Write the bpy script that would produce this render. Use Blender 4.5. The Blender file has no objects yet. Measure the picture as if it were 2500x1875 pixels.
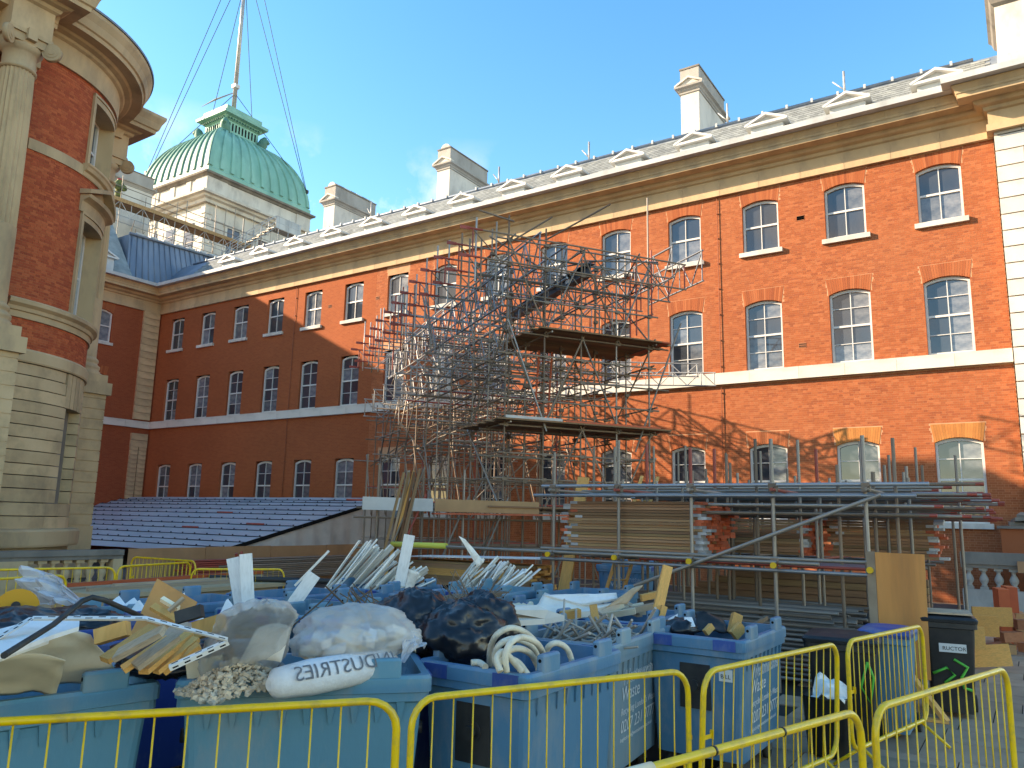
import bpy, math, random
import numpy as np
from mathutils import Matrix, Vector
SC = bpy.context.scene
COL = SC.collection
random.seed(7); NR = np.random.RandomState(7)
rad = math.radians
def A3(*a): return np.array(a, float)

# ---------------------------------------------------------------- camera
FPX, PIT, ROL, YAW, EYE = 1900.0, rad(9.94), rad(1.285), rad(33.57), 2.2   # focal length in pixels of a 2500 px wide picture
cW = A3(-math.sin(YAW)*math.cos(PIT), math.cos(YAW)*math.cos(PIT), math.sin(PIT))
_r = A3(math.cos(YAW), math.sin(YAW), 0); _u = np.cross(_r, cW)
cR = _r*math.cos(ROL) + _u*math.sin(ROL); cU = -_r*math.sin(ROL) + _u*math.cos(ROL)
cC = A3(0, 0, EYE)
cd = bpy.data.cameras.new('camera'); cam = bpy.data.objects.new('camera', cd); COL.objects.link(cam)
cd.sensor_width = 36.0; cd.lens = 36.0*FPX/2500; cd.clip_start = .05; cd.clip_end = 5000
M = Matrix.Identity(4)
for i in range(3):
    M[i][0] = cR[i]; M[i][1] = cU[i]; M[i][2] = -cW[i]; M[i][3] = cC[i]
cam.matrix_world = M
SC.camera = cam
def ray(x, y): return cR*(x-1250)/FPX - cU*(y-937.5)/FPX + cW
def PZ(x, y, h): d = ray(x, y); return cC + d*(h-EYE)/d[2]      # where the ray through a photo pixel meets height h
def PY(x, y, c): d = ray(x, y); return cC + d*c/d[1]
def PX(x, y, c): d = ray(x, y); return cC + d*c/d[0]

# ---------------------------------------------------------------- world, sun, exposure
SUN = A3(1.0, .52, -.51); SUN /= np.linalg.norm(SUN)
SEL = math.asin(-SUN[2])
world = bpy.data.worlds.new('World'); SC.world = world; world.use_nodes = True
wn = world.node_tree.nodes; wl = world.node_tree.links; wn.clear()
wo = wn.new('ShaderNodeOutputWorld'); wb = wn.new('ShaderNodeBackground'); sky = wn.new('ShaderNodeTexSky')
sky.sky_type = 'NISHITA'; sky.sun_disc = False; sky.sun_elevation = SEL
sky.sun_rotation = math.atan2(-SUN[0], -SUN[1]); sky.altitude = 20; sky.air_density = 1.0; sky.dust_density = .25; sky.ozone_density = 1.6
wb.inputs['Strength'].default_value = .143
hs = wn.new('ShaderNodeHueSaturation'); hs.inputs['Saturation'].default_value = 1.38; hs.inputs['Hue'].default_value = .499
wl.new(sky.outputs[0], hs.inputs['Color'])
# scattered low cumulus all round the horizon
wt = wn.new('ShaderNodeTexCoord'); wz_ = wn.new('ShaderNodeSeparateXYZ'); wl.new(wt.outputs['Generated'], wz_.inputs[0])
wx = wn.new('ShaderNodeTexNoise'); wx.inputs['Scale'].default_value = 4.6; wx.inputs['Detail'].default_value = 9; wx.inputs['Roughness'].default_value = .58; wl.new(wt.outputs['Generated'], wx.inputs['Vector'])
wr = wn.new('ShaderNodeMapRange'); wr.inputs['From Min'].default_value = .50; wr.inputs['From Max'].default_value = .62; wl.new(wx.outputs['Fac'], wr.inputs['Value'])
we = wn.new('ShaderNodeMapRange'); we.inputs['From Min'].default_value = .46; we.inputs['From Max'].default_value = .34; wl.new(wz_.outputs['Z'], we.inputs['Value'])
wm = wn.new('ShaderNodeMath'); wm.operation = 'MULTIPLY'; wl.new(wr.outputs[0], wm.inputs[0]); wl.new(we.outputs[0], wm.inputs[1])
wc = wn.new('ShaderNodeMix'); wc.data_type = 'RGBA'; wc.inputs['B'].default_value = (3.3, 3.3, 3.4, 1); wl.new(wm.outputs[0], wc.inputs['Factor']); wl.new(hs.outputs[0], wc.inputs['A'])
wl.new(wc.outputs['Result'], wb.inputs['Color']); wl.new(wb.outputs[0], wo.inputs['Surface'])
sd = bpy.data.lights.new('sun', 'SUN'); sun = bpy.data.objects.new('sun', sd); COL.objects.link(sun)
sd.energy = 3.4; sd.angle = rad(.55); sd.color = (1, .93, .82)
sun.rotation_euler = Vector(tuple(SUN)).to_track_quat('-Z', 'Y').to_euler(); sun.location = (-40, -20, 60)
vs = SC.view_settings; vs.view_transform = 'Standard'; vs.look = 'None'; vs.gamma = 1; vs.use_curve_mapping = False
vs.exposure = 1.82
vs.use_white_balance = True; vs.white_balance_temperature = 8600; vs.white_balance_tint = 14
SC.cycles.max_bounces = 6; SC.cycles.diffuse_bounces = 4; SC.cycles.glossy_bounces = 3; SC.cycles.transparent_max_bounces = 12
SC.cycles.use_denoising = True

# ---------------------------------------------------------------- materials
MATS = {}
def mat(name, c1, c2=None, scale=3.0, rough=.7, c3=None, rnd=.0, bump=0.0, bscale=None, metal=0.0, spec=.4, stretch=(1, 1, 1), trans=0.0, alpha=1.0, detail=6.0, dirt=None, dscale=.6, damt=.5, coat=0.0, rndcol=None, hue=0.0, sheen=0.0):
    """Procedural surface: two colours mixed by noise, a third in patches (dirt), a random tint for each piece."""
    m = bpy.data.materials.new(name); m.use_nodes = True
    N = m.node_tree.nodes; L = m.node_tree.links
    b = N['Principled BSDF']
    tc = N.new('ShaderNodeTexCoord'); mp = N.new('ShaderNodeMapping'); mp.inputs['Scale'].default_value = stretch
    L.new(tc.outputs['Object'], mp.inputs['Vector'])
    oi = N.new('ShaderNodeObjectInfo')
    at = N.new('ShaderNodeAttribute'); at.attribute_name = 'rnd'
    ad = N.new('ShaderNodeMath'); ad.operation = 'ADD'; L.new(oi.outputs['Random'], ad.inputs[0]); L.new(at.outputs['Fac'], ad.inputs[1])
    fr = N.new('ShaderNodeMath'); fr.operation = 'FRACT'; L.new(ad.outputs[0], fr.inputs[0])
    nz = N.new('ShaderNodeTexNoise'); nz.inputs['Scale'].default_value = scale; nz.inputs['Detail'].default_value = detail
    L.new(mp.outputs[0], nz.inputs['Vector'])
    rp = N.new('ShaderNodeValToRGB'); rp.color_ramp.elements[0].position = .34; rp.color_ramp.elements[1].position = .66
    rp.color_ramp.elements[0].color = (*c1, 1); rp.color_ramp.elements[1].color = (*(c2 or c1), 1)
    L.new(nz.outputs['Fac'], rp.inputs[0])
    col = rp.outputs[0]
    def mix(a, fac, bcol, blend='MIX'):
        mx = N.new('ShaderNodeMix'); mx.data_type = 'RGBA'; mx.blend_type = blend
        if hasattr(fac, 'links'): L.new(fac, mx.inputs['Factor'])
        else: mx.inputs['Factor'].default_value = fac
        L.new(a, mx.inputs['A'])
        if hasattr(bcol, 'links'): L.new(bcol, mx.inputs['B'])
        else: mx.inputs['B'].default_value = (*bcol, 1)
        return mx.outputs['Result']
    if rndcol:                                  # a palette picked at random for each piece
        r2 = N.new('ShaderNodeValToRGB'); r2.color_ramp.interpolation = 'CONSTANT'
        e = r2.color_ramp.elements
        while len(e) < len(rndcol): e.new(.5)
        for i, (p, c) in enumerate(rndcol): e[i].position = p; e[i].color = (*c, 1)
        L.new(fr.outputs[0], r2.inputs[0])
        col = mix(col, .75, r2.outputs[0])
    if rnd:
        mm = N.new('ShaderNodeMapRange'); mm.inputs['To Min'].default_value = 1-rnd; mm.inputs['To Max'].default_value = 1+rnd
        m7 = N.new('ShaderNodeMath'); m7.operation = 'MULTIPLY'; m7.inputs[1].default_value = 7.31; L.new(fr.outputs[0], m7.inputs[0])
        f7 = N.new('ShaderNodeMath'); f7.operation = 'FRACT'; L.new(m7.outputs[0], f7.inputs[0])
        L.new(f7.outputs[0], mm.inputs['Value'])
        hv = N.new('ShaderNodeHueSaturation'); L.new(mm.outputs[0], hv.inputs['Value']); L.new(col, hv.inputs['Color'])
        if hue:
            mh = N.new('ShaderNodeMapRange'); mh.inputs['To Min'].default_value = .5-hue; mh.inputs['To Max'].default_value = .5+hue
            L.new(fr.outputs[0], mh.inputs['Value']); L.new(mh.outputs[0], hv.inputs['Hue'])
        col = hv.outputs[0]
    if dirt:
        n2 = N.new('ShaderNodeTexNoise'); n2.inputs['Scale'].default_value = dscale; n2.inputs['Detail'].default_value = 8; n2.inputs['Roughness'].default_value = .65
        L.new(mp.outputs[0], n2.inputs['Vector'])
        r3 = N.new('ShaderNodeValToRGB'); r3.color_ramp.elements[0].position = .48; r3.color_ramp.elements[1].position = .70
        r3.color_ramp.elements[1].color = (damt, damt, damt, 1)
        L.new(n2.outputs['Fac'], r3.inputs[0])
        col = mix(col, r3.outputs[0], dirt)
    L.new(col, b.inputs['Base Color'])
    b.inputs['Roughness'].default_value = rough; b.inputs['Metallic'].default_value = metal
    b.inputs['Specular IOR Level'].default_value = spec
    if trans: b.inputs['Transmission Weight'].default_value = trans
    if alpha < 1: b.inputs['Alpha'].default_value = alpha
    if coat: b.inputs['Coat Weight'].default_value = coat; b.inputs['Coat Roughness'].default_value = .143
    if bump:
        n3 = N.new('ShaderNodeTexNoise'); n3.inputs['Scale'].default_value = bscale or scale*6; n3.inputs['Detail'].default_value = 5
        L.new(mp.outputs[0], n3.inputs['Vector'])
        bp = N.new('ShaderNodeBump'); bp.inputs['Strength'].default_value = min(1, bump); bp.inputs['Distance'].default_value = .02
        L.new(n3.outputs['Fac'], bp.inputs['Height']); L.new(bp.outputs[0], b.inputs['Normal'])
    MATS[name] = m
    return m
BR = [(0, (.36, .094, .034)), (.18, (.32, .079, .029)), (.36, (.385, .106, .040)), (.55, (.34, .086, .032)), (.74, (.41, .124, .050)), (.90, (.27, .066, .028))]
mat('brick', (.42, .13, .055), (.38, .11, .046), 1.2, .88, rndcol=BR, rnd=.08, dirt=(.40, .15, .07), dscale=.22, damt=.3, spec=.2)
mat('brick_orange', (.50, .20, .06), (.44, .16, .05), 2, .88, rnd=.12, spec=.2)
mat('brick_turret', (.50, .105, .042), (.44, .09, .036), 1.5, .88, rndcol=[(0, (.52, .12, .05)), (.3, (.44, .09, .04)), (.55, (.56, .14, .058)), (.8, (.38, .075, .036))], rnd=.08, dirt=(.22, .06, .04), dscale=.35, damt=.4, spec=.2)
mat('mortar', (.58, .30, .17), (.50, .25, .135), 4, .95, spec=.1)
mat('stone', (.58, .41, .24), (.49, .34, .19), .8, .85, dirt=(.20, .155, .11), dscale=.9, damt=.55, stretch=(1, 1, .45), bump=.12, bscale=14, spec=.25, rnd=.05)
mat('stone_block', (.60, .425, .25), (.51, .355, .20), 1.1, .85, dirt=(.22, .17, .12), dscale=1.1, damt=.5, bump=.15, bscale=14, spec=.25, rnd=.10)
mat('stone_pale', (.66, .61, .53), (.56, .51, .44), .8, .82, dirt=(.27, .25, .225), dscale=.9, damt=.6, stretch=(1, 1, .5), bump=.1, bscale=12, spec=.25, rnd=.06)
mat('stone_dark', (.26, .225, .185), (.17, .15, .13), 1.2, .88, dirt=(.08, .075, .065), dscale=.9, damt=.6, stretch=(1, 1, .5), bump=.2, bscale=16, spec=.2)
mat('lead', (.13, .17, .22), (.20, .24, .29), 1.3, .5, metal=.25, dirt=(.24, .26, .28), dscale=1.6, damt=.6, stretch=(1, 1, .18), spec=.4, rnd=.08)
mat('lead_pale', (.42, .43, .42), (.53, .53, .50), 1.2, .6, dirt=(.25, .25, .24), dscale=1.4, damt=.5, stretch=(1, 1, .4), spec=.4)
mat('slate', (.19, .20, .19), (.26, .27, .25), 3, .7, rnd=.22, spec=.35)
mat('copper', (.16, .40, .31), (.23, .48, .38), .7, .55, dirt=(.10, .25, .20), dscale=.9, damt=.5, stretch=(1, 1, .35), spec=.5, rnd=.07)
mat('copper_glare', (.60, .68, .60), (.66, .73, .65), .7, .42, dirt=(.32, .48, .41), dscale=.9, damt=.4, stretch=(1, 1, .35), spec=.6, rnd=.06)  # green copper whitened by sun glare, put into the colour
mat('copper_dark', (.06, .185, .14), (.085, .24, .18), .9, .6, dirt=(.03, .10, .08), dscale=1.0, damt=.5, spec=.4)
mat('white_paint', (.66, .64, .60), (.58, .56, .52), 3, .45, spec=.4)
mat('glass', (.035, .042, .052), (.055, .063, .075), .6, .04, rnd=.25, spec=.85)
mat('curtain', (.42, .41, .38), (.30, .30, .29), 5, .9, stretch=(4, 4, .3))
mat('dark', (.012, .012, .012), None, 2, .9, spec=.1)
mat('iron', (.035, .034, .033), (.06, .055, .05), 8, .6, metal=.3)
mat('pipe_rust', (.26, .075, .035), (.30, .09, .04), 5, .7)
mat('galv_shaded', (.13, .14, .16), (.17, .175, .185), 6, .5, metal=.3, rnd=.15)  # steel darkened to the tone the jutting beams have in shade
mat('galv', (.35, .30, .25), (.24, .195, .155), 7, .5, metal=.35, dirt=(.10, .066, .045), dscale=2.5, damt=.6, rnd=.28, spec=.45)
mat('galv_blue', (.27, .285, .30), (.33, .32, .315), 6, .42, metal=.4, dirt=(.11, .08, .06), dscale=2, damt=.35, rnd=.18, spec=.5)
mat('galv_bright', (.46, .45, .43), (.34, .33, .31), 6, .42, metal=.3, dirt=(.16, .12, .09), dscale=2.5, damt=.5, rnd=.2, spec=.5)
mat('rusty', (.225, .155, .105), (.30, .22, .16), 8, .7, metal=.15, dirt=(.07, .045, .035), dscale=3, damt=.5, rnd=.25, spec=.3)
mat('red_tube', (.42, .065, .038), (.33, .06, .04), 6, .5, dirt=(.14, .07, .055), dscale=3, damt=.5, rnd=.2, spec=.4)
mat('steel_dark', (.035, .04, .05), (.06, .065, .075), 4, .45, metal=.5, spec=.5)
mat('board', (.29, .155, .075), (.41, .235, .12), 5, .85, dirt=(.17, .11, .07), dscale=3, damt=.55, rnd=.32, hue=.012, stretch=(1.2, 3, 3), spec=.2)
mat('board_end', (.40, .41, .42), (.30, .31, .32), 6, .5, metal=.4, rnd=.25)
mat('board_red', (.58, .12, .045), (.46, .09, .04), 6, .7, rnd=.25)
mat('timber', (.82, .42, .13), (.70, .34, .10), 6, .75, stretch=(4, 4, .6), rnd=.22, dirt=(.28, .16, .08), dscale=2, damt=.3, spec=.25)
mat('timber_grey', (.48, .345, .225), (.38, .27, .175), 6, .8, rnd=.3, dirt=(.12, .09, .07), dscale=2, damt=.4)
mat('ply', (.68, .275, .075), (.60, .23, .06), 2.2, .6, stretch=(3, 3, .35), dirt=(.22, .10, .045), dscale=1.6, damt=.35, spec=.35)
mat('ply_dark', (.42, .215, .105), (.36, .18, .085), 1.5, .7, dirt=(.15, .085, .05), dscale=1, damt=.3)
mat('yellow', (.95, .56, .006), (.88, .50, .008), 3, .36, dirt=(.30, .19, .07), dscale=9, damt=.55, spec=.5, coat=.2)
mat('yellow_foam', (.62, .60, .10), (.58, .55, .08), 4, .7)
BL = dict(rough=.45, dirt=(.30, .31, .30), dscale=2.4, damt=.5, spec=.4, bump=.08, bscale=24, rnd=.12, stretch=(1.6, 1.6, .7))
mat('bin_blue', (.055, .195, .31), (.068, .22, .34), 2, **BL)
mat('bin_teal', (.075, .24, .32), (.095, .27, .35), 2, **BL)
mat('bin_pale', (.16, .28, .34), (.20, .32, .37), 2, **BL)
mat('bin_deep', (.016, .065, .25), (.022, .085, .29), 2, **BL)
mat('black_plastic', (.014, .014, .015), (.026, .025, .025), 5, .42, dirt=(.07, .06, .05), dscale=2.2, damt=.5, spec=.4)
mat('rubber', (.02, .02, .02), (.035, .033, .03), 9, .8)
mat('stone_grey', (.40, .37, .33), (.32, .295, .26), 1.0, .85, dirt=(.18, .165, .145), dscale=1.1, damt=.5, stretch=(1, 1, .5), bump=.12, bscale=14, spec=.2)
mat('bag_black', (.010, .011, .014), (.016, .016, .018), 4, .30, spec=.5, bump=.25, bscale=9)
mat('poly', (.74, .74, .75), (.62, .62, .64), 3, .25, spec=.6, alpha=.55, bump=.3, bscale=7)
mat('poly_dusty', (.80, .76, .70), (.66, .61, .55), 2.2, .28, spec=.6, alpha=.45, bump=.6, bscale=8, dirt=(.32, .26, .20), dscale=3, damt=.4)
mat('sack', (.72, .71, .70), (.64, .63, .62), 20, .7, bump=.2, bscale=60)
mat('ink', (.28, .29, .31), None, 5, .8)
mat('plaster', (.80, .71, .60), (.72, .64, .53), 3, .85, bump=.15, bscale=20, dirt=(.40, .35, .28), dscale=2.5, damt=.35, rnd=.08)
mat('white_board', (.90, .86, .80), (.84, .80, .74), 3, .6, rnd=.10, dirt=(.45, .41, .35), dscale=4, damt=.4)
mat('trim', (.88, .82, .72), (.78, .71, .60), 4, .6, rnd=.22, dirt=(.25, .19, .13), dscale=6, damt=.55)
mat('card', (.88, .72, .50), (.80, .64, .43), 2.5, .8, dirt=(.58, .44, .28), dscale=3, damt=.4, rnd=.12)
mat('cardboard', (.48, .26, .12), (.40, .215, .10), 3, .8, rnd=.1)
mat('hose', (.78, .69, .53), (.68, .58, .42), 6, .5, dirt=(.22, .12, .06), dscale=7, damt=.45)
mat('twig', (.16, .095, .055), (.22, .14, .085), 8, .85, rnd=.3)
mat('twig_grey', (.42, .35, .28), (.33, .27, .215), 8, .85, rnd=.3)
mat('rubble', (.70, .55, .39), (.58, .45, .32), 6, .9, rnd=.3)
mat('tent', (.37, .44, .48), (.46, .53, .57), .8, .38, stretch=(.4, 1.5, 1), dirt=(.17, .19, .235), dscale=.9, damt=.4, spec=.5)
mat('tent_tube', (.035, .04, .06), (.05, .055, .075), 5, .5, metal=.3, rnd=.2)
mat('sheet', (.60, .56, .51), (.50, .47, .43), 1.2, .55, bump=.2, bscale=4, dirt=(.26, .24, .22), dscale=1, damt=.4)
mat('paving', (.46, .305, .205), (.36, .235, .155), 1.5, .85, rnd=.16, dirt=(.17, .12, .095), dscale=.8, damt=.5, bump=.15, bscale=30, spec=.25)
mat('paving_joint', (.035, .03, .026), None, 4, .95)
mat('ground', (.14, .115, .10), (.10, .085, .072), 1.5, .9, dirt=(.05, .04, .035), dscale=.5, damt=.5)
mat('skin', (.45, .26, .18), None, 4, .6)
mat('hivis', (.14, .17, .04), (.05, .06, .03), 6, .8)
mat('clothes_dark', (.03, .03, .035), None, 4, .9)
mat('helmet', (.45, .03, .02), None, 4, .35)
mat('orange_plastic', (.55, .10, .03), (.48, .08, .025), 4, .5, rnd=.1)
mat('orange_bright', (.70, .30, .01), None, 4, .4)
mat('white_print', (.70, .72, .72), (.60, .62, .62), 9, .6)
mat('sticker', (.62, .60, .55), None, 4, .6)
mat('green_spray', (.05, .45, .05), None, 4, .5)
mat('cap_yellow', (.75, .42, .01), None, 4, .4)
mat('render_white', (.58, .54, .49), (.50, .465, .42), 2, .85, dirt=(.30, .28, .25), dscale=1.4, damt=.4)
mat('terracotta', (.40, .15, .07), (.34, .12, .055), 4, .8, rnd=.2)

# brick drawn by the material, for walls too far away to tell bricks apart
def far_brick(name, c1, c2, mo, vert):
    m = mat(name, c1, c2, 1.2, .9, spec=.15)
    N = m.node_tree.nodes; L = m.node_tree.links; b = N['Principled BSDF']
    tc = N.new('ShaderNodeTexCoord'); sx = N.new('ShaderNodeSeparateXYZ'); cx = N.new('ShaderNodeCombineXYZ'); L.new(tc.outputs['Object'], sx.inputs[0])
    L.new(sx.outputs[vert], cx.inputs['X']); L.new(sx.outputs['Z'], cx.inputs['Y'])
    bt = N.new('ShaderNodeTexBrick'); L.new(cx.outputs[0], bt.inputs['Vector'])
    bt.inputs['Color1'].default_value = (*c1, 1); bt.inputs['Color2'].default_value = (*c2, 1); bt.inputs['Mortar'].default_value = (*mo, 1)
    bt.inputs['Scale'].default_value = 1; bt.inputs['Brick Width'].default_value = .225; bt.inputs['Row Height'].default_value = .075; bt.inputs['Mortar Size'].default_value = .004; bt.inputs['Bias'].default_value = 0
    nz = N.new('ShaderNodeTexNoise'); nz.inputs['Scale'].default_value = .35; nz.inputs['Detail'].default_value = 6; L.new(tc.outputs['Object'], nz.inputs['Vector'])
    mr = N.new('ShaderNodeMapRange'); mr.inputs['To Min'].default_value = .82; mr.inputs['To Max'].default_value = 1.18; L.new(nz.outputs['Fac'], mr.inputs['Value'])
    hv = N.new('ShaderNodeHueSaturation'); L.new(bt.outputs['Color'], hv.inputs['Color']); L.new(mr.outputs[0], hv.inputs['Value'])
    L.new(hv.outputs[0], b.inputs['Base Color'])
far_brick('brick_far_x', (.365, .095, .035), (.31, .078, .030), (.39, .145, .07), 'X')
far_brick('brick_far_y', (.34, .085, .036), (.29, .068, .030), (.37, .135, .07), 'Y')

# ---------------------------------------------------------------- mesh helpers
def keep(mb, pred):
    """keeps the faces that pass and drops the points no face uses"""
    V = np.concatenate(mb.v); F = [f for f in mb.f if pred(f)]; us = sorted({i for f in F for i in f}); mp = {k: i for i, k in enumerate(us)}
    n = MB(); n.add(V[us], [[mp[i] for i in f] for f in F]); return n
class MB:
    def __init__(s): s.v = []; s.f = []; s.sm = []; s.r = []; s.n = 0
    def add(s, v, f, sm=False, r=0.0):
        o = s.n; v = np.asarray(v, float).reshape(-1, 3); s.v.append(v); s.n += len(v)
        for q in f: s.f.append([i+o for i in q])
        if isinstance(sm, bool): s.sm += [sm]*len(f)
        else: s.sm += list(sm)
        s.r += [r]*len(f)
        return s
    def mesh(s, name):
        me = bpy.data.meshes.new(name)
        me.from_pydata(np.concatenate(s.v).tolist() if s.v else [], [], s.f)
        if any(s.sm): me.polygons.foreach_set('use_smooth', s.sm)
        if any(s.r):
            a = me.attributes.new('rnd', 'FLOAT', 'FACE'); a.data.foreach_set('value', s.r)
        me.update(); return me
BF = [(0, 3, 2, 1), (4, 5, 6, 7), (0, 1, 5, 4), (1, 2, 6, 5), (2, 3, 7, 6), (3, 0, 4, 7)]
def box(mb, x0, x1, y0, y1, z0, z1, r=0.0, skip=()):
    v = [(x0, y0, z0), (x1, y0, z0), (x1, y1, z0), (x0, y1, z0), (x0, y0, z1), (x1, y0, z1), (x1, y1, z1), (x0, y1, z1)]
    mb.add(v, [f for i, f in enumerate(BF) if i not in skip], False, r); return mb
def obox(mb, c, ax, h, r=0.0):
    """box about c with unit axes ax (three vectors) and half sizes h"""
    c = np.asarray(c, float); a = [np.asarray(q, float)*k for q, k in zip(ax, h)]
    sg = [(-1, -1, -1), (1, -1, -1), (1, 1, -1), (-1, 1, -1), (-1, -1, 1), (1, -1, 1), (1, 1, 1), (-1, 1, 1)]
    mb.add([c + a[0]*i + a[1]*j + a[2]*k for i, j, k in sg], BF, False, r); return mb
def frame_of(d, up=(0, 0, 1)):
    d = np.asarray(d, float); d = d/np.linalg.norm(d); up = np.asarray(up, float)
    if abs(d @ up) > .95: up = A3(1, 0, 0) if abs(d[0]) < .9 else A3(0, 1, 0)
    s = np.cross(up, d); s /= np.linalg.norm(s); return d, s, np.cross(d, s)
def bar(mb, p, q, w, h, up=(0, 0, 1), r=0.0):
    p = np.asarray(p, float); q = np.asarray(q, float); d, s, u = frame_of(q-p, up)
    return obox(mb, (p+q)/2, (d, s, u), (np.linalg.norm(q-p)/2, w/2, h/2), r)
def tube(mb, p, q, r, n=8, caps=True, rv=0.0, r2=None):
    p = np.asarray(p, float); q = np.asarray(q, float); d, s, u = frame_of(q-p); r2 = r if r2 is None else r2
    a = np.arange(n)*2*math.pi/n; c = np.cos(a)[:, None]*s + np.sin(a)[:, None]*u
    v = np.concatenate([p + c*r, q + c*r2]); f = [(i, (i+1) % n, n+(i+1) % n, n+i) for i in range(n)]; sm = [True]*n
    if caps: f += [tuple(range(n-1, -1, -1)), tuple(range(n, 2*n))]; sm += [False, False]
    mb.add(v, f, sm, rv); return mb
def sweep(mb, pts, r, n=8, closed=False, rv=0.0, caps=True):
    P = [np.asarray(p, float) for p in pts]; m = len(P); rings = []; u0 = None
    for i in range(m):
        t = (P[(i+1) % m]-P[i-1]) if closed else (P[min(i+1, m-1)]-P[max(i-1, 0)])
        t = t/np.linalg.norm(t)
        if u0 is None: _, s, u = frame_of(t)
        else: u = u0 - t*(u0 @ t); u /= np.linalg.norm(u); s = np.cross(u, t)
        u0 = u; k = r[i] if hasattr(r, '__len__') else r
        a = np.arange(n)*2*math.pi/n
        rings.append(P[i] + np.cos(a)[:, None]*s*k + np.sin(a)[:, None]*u*k)
    v = np.concatenate(rings); f = []
    for i in range(m if closed else m-1):
        o = i*n; o2 = ((i+1) % m)*n
        for j in range(n): f.append((o+j, o+(j+1) % n, o2+(j+1) % n, o2+j))
    sm = [True]*len(f)
    if caps and not closed: f += [tuple(range(n-1, -1, -1)), tuple(range((m-1)*n, m*n))]; sm += [False, False]
    mb.add(v, f, sm, rv); return mb
def lathe(mb, prof, c=(0, 0, 0), n=16, a0=0.0, a1=2*math.pi, smooth=True, rv=0.0):
    full = abs(a1-a0-2*math.pi) < 1e-6; k = n if full else n+1
    a = a0 + (a1-a0)*np.arange(k)/n; v = []
    for r, z in prof: v.append(np.stack([c[0]+r*np.cos(a), c[1]+r*np.sin(a), np.full(k, c[2]+z)], 1))
    f = []
    for i in range(len(prof)-1):
        for j in range(n):
            j2 = (j+1) % k; f.append((i*k+j, i*k+j2, (i+1)*k+j2, (i+1)*k+j))
    mb.add(np.concatenate(v), f, smooth, rv); return mb
def mould(mb, path, prof, closed=False, smooth=False, rv=0.0, ends=True):
    """runs a profile [(out, z)] along a plan path; out is to the right of the path's direction"""
    P = [np.asarray(p, float)[:2] for p in path]; m = len(P); v = []; k = len(prof)
    for i in range(m):
        def nrm(a, b): d = b-a; d = d/np.linalg.norm(d); return np.array([d[1], -d[0]])
        ns = []
        if closed or i > 0: ns.append(nrm(P[i-1], P[i]))
        if closed or i < m-1: ns.append(nrm(P[i], P[(i+1) % m]))
        n = sum(ns)/len(ns); n = n/(n @ n)
        for o, z in prof: v.append((P[i][0]+n[0]*o, P[i][1]+n[1]*o, z))
    f = []
    for i in range(m if closed else m-1):
        o = i*k; o2 = ((i+1) % m)*k
        for j in range(k-1): f.append((o+j, o2+j, o2+j+1, o+j+1))
    sm = [smooth]*len(f)
    if ends and not closed: f += [tuple(range(k)), tuple(range((m-1)*k+k-1, (m-1)*k-1, -1))]; sm += [False]*2
    mb.add(v, f, sm, rv); return mb
def poly(mb, pts, t, up, r=0.0):
    """flat outline pts (3D, planar) given a thickness t along up"""
    P = [np.asarray(p, float) for p in pts]; up = np.asarray(up, float)*t; n = len(P)
    mb.add(P + [p+up for p in P], [tuple(range(n-1, -1, -1)), tuple(range(n, 2*n))] + [(i, (i+1) % n, n+(i+1) % n, n+i) for i in range(n)], False, r); return mb

# ---------------------------------------------------------------- object helpers
RM = {}
def tag(o, label, cat, group=None, kind=None):
    o['label'] = label; o['category'] = cat
    if group: o['group'] = group
    if kind: o['kind'] = kind
    return o
def thing(name, label, cat, loc=(0, 0, 0), rz=0.0, group=None):
    o = bpy.data.objects.new(name, None); COL.objects.link(o); o.empty_display_size = .2
    o.location = loc; o.rotation_euler = (0, 0, rz); RM[o] = Matrix.Translation(Vector(loc)) @ Matrix.Rotation(rz, 4, 'Z')
    return tag(o, label, cat, group)
def sub(name, par):
    """an Empty that is a part with sub-parts of its own; its pieces keep world coordinates"""
    o = bpy.data.objects.new(name, None); COL.objects.link(o); o.empty_display_size = .1; o.parent = par; o.matrix_parent_inverse = RM[par].inverted(); RM[o] = Matrix.Identity(4)
    return o
def put(o, m, par=None, local=False):
    if m: 
        if not o.data.materials: o.data.materials.append(MATS[m])
    COL.objects.link(o)
    if par is not None:
        o.parent = par
        if not local: o.matrix_parent_inverse = RM[par].inverted()
        RM[o] = Matrix.Identity(4)
    return o
def obj(name, mb, m, par=None, local=False):
    me = mb if isinstance(mb, bpy.types.Mesh) else mb.mesh(name)
    return put(bpy.data.objects.new(name, me), m, par, local)
def struct(name, mb, m): o = obj(name, mb, m); o['kind'] = 'structure'; return o
def piece(name, me, par, mtx, local=False, m=None):
    o = bpy.data.objects.new(name, me); COL.objects.link(o); o.parent = par
    if m and not me.materials: me.materials.append(MATS[m])
    if not local: o.matrix_parent_inverse = RM[par].inverted()
    o.matrix_basis = mtx; return o
def kids(o): return [c for c in list(COL.objects) if c.parent is o]
CH = {}
def copy_tree(o, par=None):
    c = o.copy(); COL.objects.link(c); c.parent = par
    for ch in CH.get(o, ()): copy_tree(ch, c)
    return c
def learn(o):
    """remember a finished thing's parts so that it can be copied"""
    for c in o.children_recursive: CH.setdefault(c.parent, []).append(c)
def mesh1(fn, name, m):
    mb = MB(); fn(mb); me = mb.mesh(name); me.materials.append(MATS[m]); return me
UNIT = {}
def unit_tube(m, n=8):
    if (m, n) not in UNIT: UNIT[(m, n)] = mesh1(lambda mb: tube(mb, (0, 0, 0), (0, 0, 1), 1, n), 'tube_'+m, m)
    return UNIT[(m, n)]
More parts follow.
